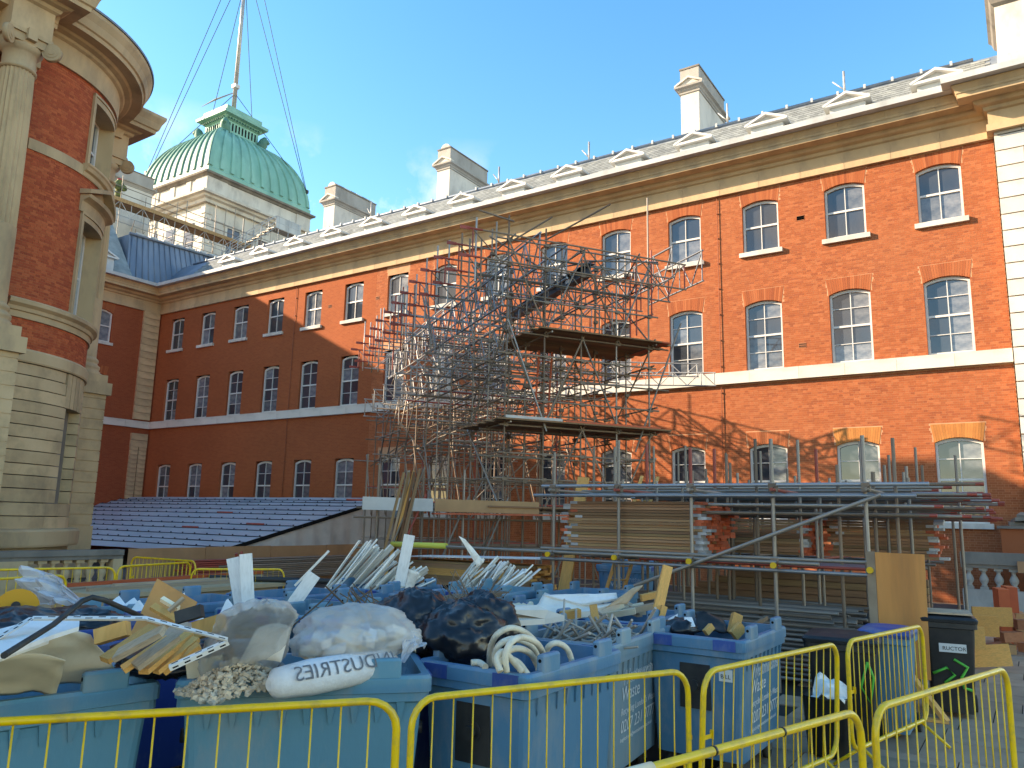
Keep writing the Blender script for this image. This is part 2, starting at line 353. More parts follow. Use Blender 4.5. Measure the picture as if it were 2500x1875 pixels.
def unit_box(m):
    if ('b', m) not in UNIT: UNIT[('b', m)] = mesh1(lambda mb: box(mb, -.5, .5, -.5, .5, -.5, .5), 'block_'+m, m)
    return UNIT[('b', m)]
def mtx_of(c, ax, s):
    M = Matrix.Identity(4)
    for i in range(3):
        for j in range(3): M[i][j] = ax[j][i]*s[j]
        M[i][3] = c[i]
    return M
def tube_mtx(p, q, r):
    p = np.asarray(p, float); q = np.asarray(q, float); d, s, u = frame_of(q-p); return mtx_of(p, (s, u, d), (r, r, np.linalg.norm(q-p)))
def bar_mtx(p, q, w, h, up=(0, 0, 1)):
    p = np.asarray(p, float); q = np.asarray(q, float); d, s, u = frame_of(q-p, up); return mtx_of((p+q)/2, (d, s, u), (np.linalg.norm(q-p), w, h))
def loose(name, me, mtx, label, cat, group=None):
    """a top-level thing that is one mesh"""
    o = bpy.data.objects.new(name, me); COL.objects.link(o); o.matrix_world = mtx; return tag(o, label, cat, group)

# ================================================================ setting: ground
mb = MB(); box(mb, -400, 400, -300, 500, -1.0, -.03); struct('ground', mb, 'ground')
pv = bpy.data.objects.new('pavement', mesh1(lambda q: box(q, -9, 9, -4, 25.2, -.03, -.012), 'pavement', 'paving_joint')); COL.objects.link(pv); pv['kind'] = 'structure'; RM[pv] = Matrix.Identity(4)
k = 0; y = -1.0
pb = unit_box('paving')
while y < 25.0:
    dy = .62 if k % 3 else .78
    x = -2.6 - (k % 2)*.35
    while x < 5.0:
        dx = .75 + .35*random.random()
        if not (x > 3.2 and y < 6):
            piece('paving_slab', pb, pv, mtx_of((x+dx/2, y+dy/2, -.013+.002*random.random()), ((1, 0, 0), (0, 1, 0), (0, 0, 1)), (dx-.014, dy-.014, .03)))
        x += dx
    y += dy; k += 1

# ================================================================ brickwork, windows, mouldings
def free_spans(u0, u1, holes):
    sp = [(u0, u1)]
    for a, b in holes:
        n = []
        for s, e in sp:
            if b <= s or a >= e: n.append((s, e)); continue
            if a > s: n.append((s, a))
            if b < e: n.append((b, e))
        sp = n
    return sp
def courses(u0, u1, z0, z1, holes, ch=.075, L=.225, jt=.0065):
    """(u, z, length) of every brick in Flemish bond, clipped to the openings"""
    out = []; k = 0; z = z0
    while z + ch*.6 < z1:
        zc = z+ch/2; H = [(a, b) for a, b, c, d in holes if c < zc < d]
        for s, e in free_spans(u0, u1, H):
            i0 = math.floor((s-u0)/(L*1.5))-1; p = u0 + i0*L*1.5 + (k % 2)*L*.75
            while p < e:
                for w in (L, L/2):
                    a = max(p, s); b = min(p+w, e)
                    if b-a > .04: out.append(((a+b)/2, zc, b-a-jt))
                    p += w
        z += ch; k += 1
    return out
def wall_mesh(O, U, N, u0, u1, z0, z1, holes, out=0.0):
    """flat wall with rectangular openings"""
    us = sorted({u0, u1, *[x for h in holes for x in h[:2] if u0 < x < u1]}); zs = sorted({z0, z1, *[x for h in holes for x in h[2:] if z0 < x < z1]})
    mb = MB(); O = np.asarray(O, float); U = np.asarray(U, float); N = np.asarray(N, float)
    for a, b in zip(us, us[1:]):
        for c, d in zip(zs, zs[1:]):
            if any(h[0] < (a+b)/2 < h[1] and h[2] < (c+d)/2 < h[3] for h in holes): continue
            mb.add([O+U*p+N*out+A3(0, 0, q) for p, q in ((a, c), (b, c), (b, d), (a, d))], [(0, 1, 2, 3)])
    return mb
def bricks_mesh(O, U, N, items, h=.0685, t=.0028):
    nB = len(items); it = np.array(items); O = np.asarray(O, float); U = np.asarray(U, float); N = np.asarray(N, float); Z = A3(0, 0, 1)
    sg = [(-1, -1, 0), (1, -1, 0), (1, 1, 0), (-1, 1, 0), (-1, -1, 1), (1, -1, 1), (1, 1, 1), (-1, 1, 1)]
    jit = NR.uniform(-.0008, .0012, nB)
    V = np.stack([O + U*(it[:, 0]+a*it[:, 2]/2)[:, None] + Z*(it[:, 1]+b*h/2)[:, None] + N*(c*(t+jit))[:, None] for a, b, c in sg], 1).reshape(-1, 3)
    fq = np.array([(4, 5, 6, 7), (0, 1, 5, 4), (1, 2, 6, 5), (2, 3, 7, 6), (3, 0, 4, 7)])
    F = (np.arange(nB)[:, None, None]*8 + fq[None]).reshape(-1)
    return quads(V, F, np.repeat(NR.uniform(.001, .999, nB), 5))
def quads(V, F, R):
    me = bpy.data.meshes.new('pieces'); nf = len(F)//4
    me.vertices.add(len(V)); me.vertices.foreach_set('co', V.reshape(-1)); me.loops.add(len(F)); me.loops.foreach_set('vertex_index', F.astype(np.int32))
    me.polygons.add(nf); me.polygons.foreach_set('loop_start', np.arange(nf, dtype=np.int32)*4); me.polygons.foreach_set('loop_total', np.full(nf, 4, np.int32))
    me.polygons.foreach_set('use_smooth', np.zeros(nf, bool))
    a = me.attributes.new('rnd', 'FLOAT', 'FACE'); a.data.foreach_set('value', R); me.update(calc_edges=True); me.validate(); return me
def stuff_part(name, me, m, par): o = obj(name, me, m, par); o['kind'] = 'stuff'; return o
mat('glass_net', (.10, .115, .135), (.19, .20, .21), 3, .08, stretch=(1, 1, 2), rnd=.3, spec=.8)
def window(par, O, U, N, ua, ub, za, zb, rise, rows, sill, brickm='brick', set_back=.15, vous=13, voush=.44, vmat='brick'):
    O = np.asarray(O, float); U = np.asarray(U, float); N = np.asarray(N, float); Z = A3(0, 0, 1); w = ub-ua
    W = sub('window', par)
    def fb(mb, a, b, o0, o1, c, d): obox(mb, O+U*(a+b)/2+N*(o0+o1)/2+Z*(c+d)/2, (U, N, Z), (abs(b-a)/2, abs(o1-o0)/2, abs(d-c)/2))
    s = -set_back
    fr = MB(); jw = .075
    fb(fr, ua, ua+jw, s-.09, s+.03, za, zb); fb(fr, ub-jw, ub, s-.09, s+.03, za, zb); fb(fr, ua+jw, ub-jw, s-.09, s+.025, za, za+.10)
    R = (w*w/4+rise*rise)/(2*rise); cz = zb+rise-R; th = math.asin(w/2/R); n = 8
    arc = [(ua+w/2+R*math.sin(t), cz+R*math.cos(t)) for t in np.linspace(-th, th, n+1)]
    pts = [O+U*a+N*(s-.09)+Z*c for a, c in arc] + [O+U*ub+N*(s-.09)+Z*(zb-.0), O+U*(ub-jw)+N*(s-.09)+Z*(zb-.03)] 
    low = [(a, c-.10) for a, c in arc[1:-1]]
    ptsl = [O+U*a+N*(s-.09)+Z*c for a, c in arc] + [O+U*a+N*(s-.09)+Z*c for a, c in [(ub, zb-.10)]+low[::-1]+[(ua, zb-.10)]]
    poly(fr, ptsl, .118, N)
    zm = (za+.1+zb+rise*.5)/2; fb(fr, ua+jw, ub-jw, s-.07, s+.012, zm-.035, zm+.035)
    um = (ua+ub)/2; fb(fr, um-.014, um+.014, s-.06, s+.004, za+.1, zb+rise-.06)
    hs = [(za+.1, zm-.035), (zm+.035, zb+rise-.05)]
    cut = []
    for c, d in hs:
        for q in range(1, rows):
            t = c+(d-c)*q/rows; fb(fr, ua+jw, ub-jw, s-.06, s+.002, t-.012, t+.012); 
        for q in range(rows): cut.append((c+(d-c)*q/rows, c+(d-c)*(q+1)/rows))
    obj('frame', fr, 'white_paint', W)
    pn = random.choice([.05, .1, .3, .7]); nr_ = random.randint(0, len(cut))
    for ci, (c, d) in enumerate(cut):
        for a, b, net in ((ua+.05, um, pn), (um, ub-.05, min(1, pn+.35))):
            if ci >= nr_: net *= .6
            g = 'glass_net' if random.random() < net else 'glass'
            tl = random.uniform(-.004, .004)
            piece('pane', unit_box(g), W, mtx_of(O+U*(a+b)/2+N*(s-.045)+Z*(c+d)/2, (U+N*tl, N-U*tl, Z), (b-a, .008, d-c)))
    rv = MB()
    for a, b in ((ua-.02, ua), (ub, ub+.02)): fb(rv, a, b, -.30, .002, za, zb+rise)
    obj('reveal', rv, brickm, W)
    if sill:
        sl = MB(); fb(sl, ua-sill, ub+sill, -.22, .125, za-.165, za); obj('sill', sl, 'stone_pale', W)
    # the arch, brick by brick
    if vous:
        for i in range(vous):
            s0, s1 = -1+2*i/vous, -1+2*(i+1)/vous; g = .0032; P = []
            for q_, tp_, gg in ((s0, 0, g), (s1, 0, -g), (s1, 1, -g), (s0, 1, g)):
                xx = w/2*q_*(1.14 if tp_ else 1.0)+gg; zz = zb+.585 if tp_ else cz+math.sqrt(max(R*R-(w/2*q_)**2, 0))
                P.append(O+U*(um+xx)+Z*zz-N*.2)
            mbv = MB()
            poly(mbv, P, .207+random.uniform(0, .002), N); obj('voussoir', mbv, vmat, W)
    return W

# ================================================================ the long brick range
MAIN = thing('brick_building', 'long red brick office range with stone cornice and sash windows behind the scaffold', 'building', (-23, 28, 0))
FY = 28.0; XL, XR = -45.8, -.1
O, U, N = A3(0, FY, 0), A3(1, 0, 0), A3(0, -1, 0)
WX = [-2.40 - 2.935*i - .0053*i*i for i in range(15)]
FLO = [(2.42, 4.93, .15, 2, .10), (7.75, 10.20, .15, 2, 0), (12.24, 14.08, .15, 1, .12)]
holes = []; skips = []
for xl in WX:
    for za, zb, rise, rows, sl in FLO:
        holes.append((xl, xl+1.33, za-(.165 if sl else 0), zb+rise)); skips.append((xl, xl+1.33, za, zb)); 
        skips.append((xl-.06, xl+1.39, zb, zb+.30)); skips.append((xl-.095, xl+1.425, zb+.30, min(zb+.60, 14.7)))
        if sl: skips.append((xl-sl, xl+1.33+sl, za-.165, za))
skips.append((XL, XR, 7.31, 7.76))
XN = -27.0                                            # bricks are built one by one from here to the right
obj('wall', wall_mesh(O, U, N, XN, XR, -.5, 14.75, holes), 'mortar', MAIN)
obj('wall', wall_mesh(O, U, N, XL, XN, -.5, 14.75, holes, .004), 'brick_far_x', MAIN)
items = courses(XN, XR, .0, 14.72, skips)
single = [q for q in items if q[0] > -4.1 and 4.98 < q[1] < 6.62]; rest = [q for q in items if not (q[0] > -4.1 and 4.98 < q[1] < 6.62)]
single = single[:300] if len(single) > 300 else single; ss = set(single); rest = [q for q in items if q not in ss]
stuff_part('brickwork', bricks_mesh(O, U, N, rest), 'brick', MAIN)
ub_ = unit_box('brick')
for u, z, l in single: piece('brick', ub_, MAIN, mtx_of((u, FY+.004, z), (U, N, (0, 0, 1)), (l, .014, .0685)))
# patches of paler bricks where the wall was repaired
for i, xl in enumerate(WX):
    for k, (za, zb, rise, rows, sl) in enumerate(FLO):
        near = i < 8
        window(MAIN, O, U, N, xl, xl+1.33, za, zb, rise, rows, sl, vous=19 if near else 0, vmat='brick_orange' if (k == 0 and i < 2) else 'brick')
mb = MB(); box(mb, XL-.5, XR, 28.45, 37.3, 0, 16.4); obj('light_stop_core', mb, 'dark', MAIN)  # unseen dark box, added to stop sunlight leaking through the windows
# string course, block by block
x = XR; ub2 = unit_box('stone_pale')
while x > XL+.3:
    w = min(1.5+.4*random.random(), x-XL-.1)
    piece('string_course_block', ub2, MAIN, mtx_of((x-w/2, FY-.07, 7.535), (U, N, (0, 0, 1)), (w-.006, .20, .43))); x -= w
CPROF = [(-.2, 14.70), (.14, 14.70), (.14, 14.93), (.08, 14.94), (.08, 15.36), (.16, 15.40), (.20, 15.50), (.36, 15.54), (.42, 15.60), (.44, 15.68), (.84, 15.69), (.84, 15.82), (.87, 15.85), (.88, 15.92), (.94, 16.02), (.98, 16.08), (.98, 16.112), (-.2, 16.112)]
def cornice_block(L, name='cornice_block'):
    mb = MB(); mould(mb, [(-L/2, 0), (L/2, 0)], CPROF); me = mb.mesh(name); me.materials.append(MATS['stone']); return me
CB = cornice_block(1.494)
nb = int((XR-XL-1.2)/1.5)
for i in range(nb): piece('cornice_block', CB, MAIN, Matrix.Translation((XR-.75-1.5*i, FY, 0)))
xe = XR-1.5*nb
mb = MB(); mould(mb, [(XL, FY-3), (XL, FY), (xe-.006, FY)], CPROF)                        # mitre into the corner
mb = keep(mb, lambda f: len(f) == 4 and all((v//len(CPROF)) >= 1 for v in f))
obj('cornice_block', mb, 'stone', MAIN)
GPROF = [(-.3, 16.118), (1.26, 16.118), (1.27, 16.31), (1.18, 16.34), (-.3, 16.5)]
mb = MB(); mould(mb, [(XL, FY-3), (XL, FY), (XR-1.0, FY)], GPROF)
mb = keep(mb, lambda f: all((v//len(GPROF)) >= 1 for v in f))
obj('gutter', mb, 'lead_pale', MAIN)
# roof: slates in rows up to a lead ridge, flat lead behind
RA, RB = A3(0, 28.3, 16.5), A3(0, 30.6, 19.0); sl = RB-RA; SLN = np.linalg.norm(sl); sl /= SLN; nrm = A3(0, -sl[2], sl[1])
ROOF = sub('roof', MAIN)
mb = MB(); mb.add([(XL-4, RA[1], RA[2]), (2, RA[1], RA[2]), (2, RB[1], RB[2]), (XL-4, RB[1], RB[2]), (2, 37.5, 19.1), (XL-4, 37.5, 19.1), (2, 37.5, 0), (XL-4, 37.5, 0)], [(0, 1, 2, 3), (3, 2, 4, 5), (5, 4, 6, 7)])
obj('roof_deck', mb, 'lead', ROOF)
V = []; F = []; Rr = []; q = 0; sg = [(0, 0, 0), (1, 0, 0), (1, 1, 0), (0, 1, 0), (0, 0, 1), (1, 0, 1), (1, 1, 1), (0, 1, 1)]
for row in range(15):
    s0 = .16+row*.205; x = -45.0 + (row % 2)*.15
    while x < -.3:
        b0 = A3(x, 0, 0)+RA+sl*s0
        for a, b, c in sg: V.append(b0 + A3(1, 0, 0)*.292*a + sl*.22*b + nrm*((.010+.018*(1-b))*c+.004))
        for f in ((4, 5, 6, 7), (0, 1, 5, 4), (1, 2, 6, 5), (3, 0, 4, 7)): F += [q+i for i in f]
        Rr += [random.uniform(.01, .99)]*4; q += 8; x += .30
stuff_part('slates', quads(np.array(V), np.array(F), np.array(Rr)), 'slate', ROOF)
mb = MB(); tube(mb, (XL-1, 30.6, 19.06), (-.5, 30.6, 19.06), .075, 10); obj('ridge_roll', mb, 'lead', ROOF)
clip = mesh1(lambda m: (box(m, -.04, .04, -.1, .1, -.08, .085)), 'ridge_clip', 'lead_pale')
x = -1.2
while x > XL: piece('ridge_clip', clip, ROOF, Matrix.Translation((x, 30.58, 19.09))); x -= .98
# dormers whose pediments show above the gutter
def dormer_meshes():
    f = MB(); box(f, -.62, .62, .06, 1.0, 16.7, 17.70); a = f.mesh('dormer_front'); a.materials.append(MATS['lead_pale'])
    p = MB(); w, e, ap, t = .80, 17.72, 18.17, .085
    for s in (-1, 1):
        d = A3(s*w, 0, ap-.06-(e+.07)); P = [A3(s*(w+.02), -.14, e), A3(s*(w+.02), -.14, e+t), A3(0, -.14, ap), A3(0, -.14, ap-t*1.15)]
        poly(p, P, 1.25, (0, 1, 0))
    box(p, -w, w, -.12, 1.0, e-.012, e+.085); b = p.mesh('pediment'); b.materials.append(MATS['white_paint'])
    g = MB(); poly(g, [(-w+.06, .04, e+.08), (w-.06, .04, e+.08), (0, .04, ap-.08)], .04, (0, 1, 0)); c = g.mesh('tympanum'); c.materials.append(MATS['lead_pale'])
    return a, b, c
DM = dormer_meshes()
for xl in WX[:14]:
    D = sub('dormer', MAIN); T = Matrix.Translation((xl+.78, 28.92, 0))
    for nm, me in zip(('dormer_front', 'pediment', 'tympanum'), DM): piece(nm, me, D, T)
# chimney stacks
def chimney(par, x0, x1, y0, y1, z0, z1, pots=True, mt='stone_pale'):
    C_ = sub('chimney', par)
    mb = MB(); box(mb, x0, x1, y0, y1, z0, z1-.02); obj('shaft', mb, mt, C_)
    zc = z1-1.12
    pr = [(0, zc-.22), (.05, zc-.20), (.05, zc-.12), (.09, zc-.08), (.13, zc), (.24, zc+.06), (.25, zc+.15), (.0, zc+.19)]
    P = [(x0, y0), (x1, y0), (x1, y1), (x0, y1)]
    mb = MB(); mould(mb, P, pr, closed=True); obj('moulding', mb, 'stone_grey', C_)
    mb = MB(); w = (x1-x0)/2+.24; xm = (x0+x1)/2
    for s in (-1, 1): poly(mb, [A3(xm+s*w, y0-.22, zc+.15), A3(xm+s*w, y0-.22, zc+.24), A3(xm, y0-.22, zc+.60), A3(xm, y0-.22, zc+.50)], .3, (0, 1, 0))
    poly(mb, [A3(xm-w+.1, y0-.12, zc+.16), A3(xm+w-.1, y0-.12, zc+.16), A3(xm, y0-.12, zc+.52)], .12, (0, 1, 0)); obj('pediment', mb, mt, C_)
    mb = MB(); box(mb, x0-.012, x1+.012, y0-.012, y1+.012, zc+.20, z1-.05); obj('parapet', mb, 'stone_grey', C_)
    mb = MB(); box(mb, x0-.05, x1+.05, y0-.05, y1+.05, z1-.05, z1+.03); obj('cap', mb, 'stone_dark', C_)
    if pots:
        n = int((y1-y0)/.52)
        for i in range(n):
            yy = y0+.28+i*(y1-y0-.56)/(n-1); mb = MB()
            a = np.linspace(0, math.pi, 9); pts = [A3(xm+.33*math.cos(t), yy-.22, z1+.03+.30*math.sin(t)) for t in a]; poly(mb, pts, .44, (0, 1, 0)); obj('chimney_pot', mb, 'stone_dark' if i % 2 else mt, C_)
    return C_
chimney(MAIN, -12.54, -11.64, 33.0, 36.7, 18.9, 23.82, False)
chimney(MAIN, -27.45, -26.55, 33.0, 36.7, 18.9, 23.5)
chimney(MAIN, -36.85, -35.9, 33.0, 36.7, 18.9, 23.3)
# drainpipes, air bricks, roof posts
for px, py in ((1761, 900), (712, 905)):
    x = PY(px, py, FY)[0]; mb = MB(); tube(mb, (x, FY-.05, .2), (x, FY-.05, 14.7), .014, 8)
    z = 1.0
    while z < 14.5: box(mb, x-.026, x+.026, FY-.07, FY-.005, z, z+.04); z += 1.0
    obj('drainpipe', mb, 'pipe_rust', MAIN)
for px, py in ((1954, 533), (1959, 843), (806, 748), (922, 728), (1954, 532)):
    p = PY(px, py, FY); mb = MB(); box(mb, p[0]-.13, p[0]+.13, FY-.012, FY+.02, p[2]-.085, p[2]+.085); a = obj('air_brick', mb, 'terracotta', MAIN)
    for i in range(6):
        for j in (-1, 1):
            mb = MB(); xx = p[0]-.10+i*.04; box(mb, xx-.012, xx+.012, FY-.016, FY-.008, p[2]+j*.038-.026, p[2]+j*.038+.026); obj('slot', mb, 'dark', a)
for x in (-4.9, -9.6, -16.3, -21.5, -30.4):
    mb = MB(); tube(mb, (x, 30.75, 19.0), (x, 30.75, 20.1), .045, 8); tube(mb, (x, 30.75, 19.3), (x-.45, 30.9, 19.85), .03, 6); obj('roof_post', mb, 'galv_bright', MAIN)

# ================================================================ stone pavilion at the right end
PAV = thing('stone_pavilion', 'rusticated pale stone pavilion closing the right end of the brick range', 'building', (2, 27.5, 0))
mb = MB(); box(mb, -.03, 6, 27.64, 34, 0, 16.3); obj('core', mb, 'stone_dark', PAV)
z = 1.9; k = 0; ubs = unit_box('stone_pale')
while z < 15.9:
    x = -.08; j = 0
    while x < 5.5:
        w = (1.15 if (k+j) % 2 else .75)
        piece('stone_block', ubs, PAV, mtx_of((x+w/2, 27.72, z+.245), (U, N, (0, 0, 1)), (w-.012, .36, .49))); x += w; j += 1
    z += .53; k += 1
mb = MB(); mould(mb, [(XR-.0, FY-.02), (XR-.0, 27.50), (6, 27.50)], [(o+(.0 if o < 0 else .02), zz+.012) for o, zz in CPROF]); obj('cornice', mb, 'stone', PAV)
mb = MB(); mould(mb, [(XR-.0, FY-.02), (XR-.0, 27.50), (6, 27.50)], [(o, zz+.02) for o, zz in GPROF]); obj('gutter', mb, 'lead_pale', PAV)
mb = MB(); mould(mb, [(.75, 29), (.75, 27.45), (6, 27.45)], [(-.3, 16.5), (.55, 16.5), (.55, 16.95), (.45, 17.02), (-.3, 17.05)]); obj('blocking_course', mb, 'stone_pale', PAV)
a = PY(2435, 105, 29.0); mb = MB(); box(mb, a[0], 6, 29.0, 32, 16.5, 26); obj('chimney', mb, 'stone_pale', PAV)
mb = MB(); mould(mb, [(a[0], 32), (a[0], 29.0), (6, 29.0)], [(0, 19.9), (.1, 20.0), (.16, 20.2), (.26, 20.3), (.26, 20.5), (0, 20.6)]); obj('chimney_moulding', mb, 'stone_dark', PAV)

# ================================================================ the wing across the corner (left)
WING = thing('brick_wing', 'shaded red brick wing meeting the long range in the left corner, with stone quoins', 'building', (-46, 20, 0))
WXc = -45.8; O2, U2, N2 = A3(WXc, 0, 0), A3(0, 1, 0), A3(1, 0, 0)
wh = []
for ya in (23.58, 20.3):
    for za, zb, rise, rows, s_ in FLO: wh.append((ya, ya+1.33, za-(.165 if s_ else 0), zb+rise))
obj('wall', wall_mesh(O2, U2, N2, 6, 28, -.5, 14.75, wh), 'brick_far_y', WING)
for ya in (23.58, 20.3):
    for k, (za, zb, rise, rows, s_) in enumerate(FLO): window(WING, O2, U2, N2, ya, ya+1.33, za, zb, rise, [1, 1, 1][k], s_, 'brick_far_y', vous=13 if ya > 22 else 0)
mb = MB(); box(mb, -59, -46.25, 4.2, 27.9, 0, 16.3); obj('light_stop_core', mb, 'dark', WING)  # unseen dark box, added to keep sun from passing through the wing
z = .2; k = 0
while z < 14.6:
    if not 7.0 < z+.2 < 7.75:
        w = .50 if z < 5.9 else 1.08
        for j in range(2 if z < 5.9 else 1): piece('quoin_block', unit_box('stone_block'), WING, mtx_of((WXc+.05, 27.345-(.27 if w < .6 else 0)+j*.54, z+.2), (U2, N2, (0, 0, 1)), (w-.012, .16, (.255 if z < 5.9 else .41))))
    z += .27 if z < 5.9 else .43; k += 1
y = 27.9
while y > 6.2: piece('string_course_block', ub2, WING, mtx_of((WXc+.04, y-.8, 7.535), (U2, N2, (0, 0, 1)), (1.594, .24, .43))); y -= 1.6
mb = MB(); mould(mb, [(XL, 4), (XL, FY), (XL+4, FY)], CPROF); kk = len(CPROF)
mb = keep(mb, lambda f: all((v//kk) <= 1 for v in f)); obj('cornice', mb, 'stone', WING)
mb = MB(); mould(mb, [(XL, 4), (XL, FY), (XL+4, FY)], GPROF); kk = len(GPROF)
mb = keep(mb, lambda f: all((v//kk) <= 1 for v in f)); obj('gutter', mb, 'lead_pale', WING)
# roof of the wing and the lead-clad plant room on it
mb = MB(); mb.add([(-46.4, 4, 16.5), (-46.4, 26.4, 16.5), (-50.2, 26.4, 21.55), (-50.2, 4, 21.55), (-60, 26.4, 21.6), (-60, 4, 21.6), (-60, 26.4, 0), (-46.4, 26.4, 0)], [(0, 1, 2, 3), (3, 2, 4, 5), (1, 7, 6, 4, 2)]); obj('roof', mb, 'slate', WING)
for yy in (24.4, 21.3):
    D = sub('dormer', WING); T = Matrix.Translation((-46.55, yy, 0)) @ Matrix.Rotation(rad(90), 4, 'Z')
    for nm, me in zip(('dormer_front', 'pediment', 'tympanum'), DM): piece(nm, me, D, T)
chimney(WING, -50.6, -49.4, 12.2, 14.6, 18, 24.3)
chimney(WING, -58.2, -56.9, 28.0, 33.0, 20, 28.6)
LEADR = thing('plant_room', 'blue-grey lead-clad roof plant room with standing seams in the corner', 'roof structure', (-48.5, 30, 16.5))
mb = MB(); P = [(-48.3, 26.7), (-48.3, 33.6), (-58, 33.6), (-58, 26.7)]
mb.add([(-47.3, 26.3, 16.3), (-47.3, 34.2, 16.3), (-58, 34.2, 16.3), (-58, 26.3, 16.3), (-48.4, 26.8, 20.3), (-48.4, 33.4, 20.6), (-58, 33.4, 20.6), (-58, 26.8, 20.3)], BF); obj('cladding', mb, 'lead', LEADR)
for i in range(17):
    y = 26.5+i*.46; t = (y-26.3)/7.9; mb = MB(); sweep(mb, [(-47.27, 26.3+t*7.9, 16.35), (-48.37, 26.8+t*6.6, 20.3+.3*t)], .035, 6); obj('seam', mb, 'lead', LEADR)
mb = MB(); sweep(mb, [(-48.3, 26.75, 20.33), (-48.3, 33.5, 20.63)], .09, 8); obj('roll_edge', mb, 'lead', LEADR)
for i in range(7): mb = MB(); box(mb, -48.6, -48.2, 27.2+i*.95, 27.75+i*.95, 20.40+i*.043, 20.52+i*.043); obj('capping', mb, 'lead_pale', LEADR)

# ================================================================ rounded corner building at the left
TUR = thing('corner_building', 'brick and stone building with a rounded window bay and ionic columns at the left edge', 'building', (-26.8, 9.5, 0))
TC = A3(-26.8, 9.5, 0); TR = 3.83
def tp(a, r, z=0.0): return A3(TC[0]+r*math.cos(rad(a)), TC[1]+r*math.sin(rad(a)), z)
def arc_path(a0, a1, n): return [tp(a, TR)[:2] for a in np.linspace(a0, a1, n)]
def tpath(n=30):                      # plan line of the wall: east face, the curve, north face (outside lies to the right)
    P = [(TC[0]+TR, -30), (TC[0]+TR, 9.49)] + [tuple(p) for p in arc_path(0, 90, n)] + [(TC[0]-.01, TC[1]+TR), (-30.5, TC[1]+TR)]
    return P
TP = tpath()
# window openings of the bay (angles) : two upper sashes and the ground floor one
TW = [(30.5, 59.5, 12.63, 14.85), (31.8, 58.2, 7.95, 11.0), (36, 54, 2.39, 5.18)]
def curved(mb, a0, a1, z0, z1, r0, r1, n=8, rv=0.0):
    """a curved block of the bay"""
    A = np.linspace(a0, a1, n+1); v = []
    for a in A: v += [tp(a, r0, z0), tp(a, r1, z0), tp(a, r1, z1), tp(a, r0, z1)]
    f = []; sm = []
    for i in range(n):
        o = i*4
        for j in range(4): f.append((o+j, o+4+j, o+4+(j+1) % 4, o+(j+1) % 4)); sm.append(False)
    f += [(0, 1, 2, 3), (n*4+3, n*4+2, n*4+1, n*4)]; sm += [False]*2
    mb.add(v, f, sm, rv)
mb = MB()
def core(z0, z1, gaps):
    e = [0]+[x for g in gaps for x in g]+[90]
    for a, b in zip(e[::2], e[1::2]): curved(mb, a, b, z0, z1, TR-.5, TR, 10)
core(6.5, 7.95, []); core(7.95, 11.0, [TW[1][:2]]); core(11.0, 12.63, []); core(12.63, 14.85, [TW[0][:2]]); core(14.85, 15.9, [])
obj('bay_wall', mb, 'mortar', TUR)
mb = MB(); box(mb, -34, TC[0]+TR-.06, -30, TC[1]-.02, 0, 16.6); box(mb, -30.5, TC[0]-.02, TC[1]-.06, TC[1]+TR-.04, 0, 16.62); obj('mass', mb, 'brick_far_y', TUR)
mb = MB(); curved(mb, 0, 90, 0, 6.6, TR-.6, TR-.25, 20); obj('bay_core', mb, 'stone_dark', TUR)
# bricks of the bay, one by one
items = []
for (z0, z1, hl) in ((6.6, 7.42, []), (7.95, 12.27, [TW[1]]), (12.6, 15.2, [TW[0]])):
    H = [(rad(a-1.6)*TR, rad(b+1.6)*TR, c, d+.15) for a, b, c, d in hl]
    items += courses(rad(-3)*TR, rad(82)*TR, z0, z1, H)
items.sort(key=lambda q: abs(q[0]/TR-rad(14))+abs(q[1]-10.2)*.12)
ubt = unit_box('brick_turret')
def brick_mtx(u, z, l):
    a = u/TR; er = A3(math.cos(a), math.sin(a), 0); et = A3(-math.sin(a), math.cos(a), 0)
    return mtx_of(TC+er*(TR+.001)+A3(0, 0, z), (et, er, (0, 0, 1)), (l, .016+random.uniform(-.002, .003), .0675))
for q in items[:300]: piece('brick', ubt, TUR, brick_mtx(*q))
V = []; F = []; Rr = []; k = 0
for u, z, l in items[300:]:
    for s in (-1, 1):
        for zz in (-1, 1):
            for o in (0, 1):
                a = (u+s*l/2)/TR; V.append(TC+A3(math.cos(a), math.sin(a), 0)*(TR+o*.009)+A3(0, 0, z+zz*.0338))
    for f in ((1, 5, 7, 3), (0, 1, 3, 2), (4, 6, 7, 5), (0, 4, 5, 1), (2, 3, 7, 6)): F += [k+i for i in f]
    Rr += [random.uniform(.01, .99)]*5; k += 8
stuff_part('brickwork', quads(np.array(V), np.array(F), np.array(Rr)), 'brick_turret', TUR)
def ring(name, prof, m='stone', a0=0, a1=90, n=30, smooth=False):
    mb = MB(); mould(mb, arc_path(a0, a1, n), prof, smooth=smooth); return obj(name, mb, m, TUR)
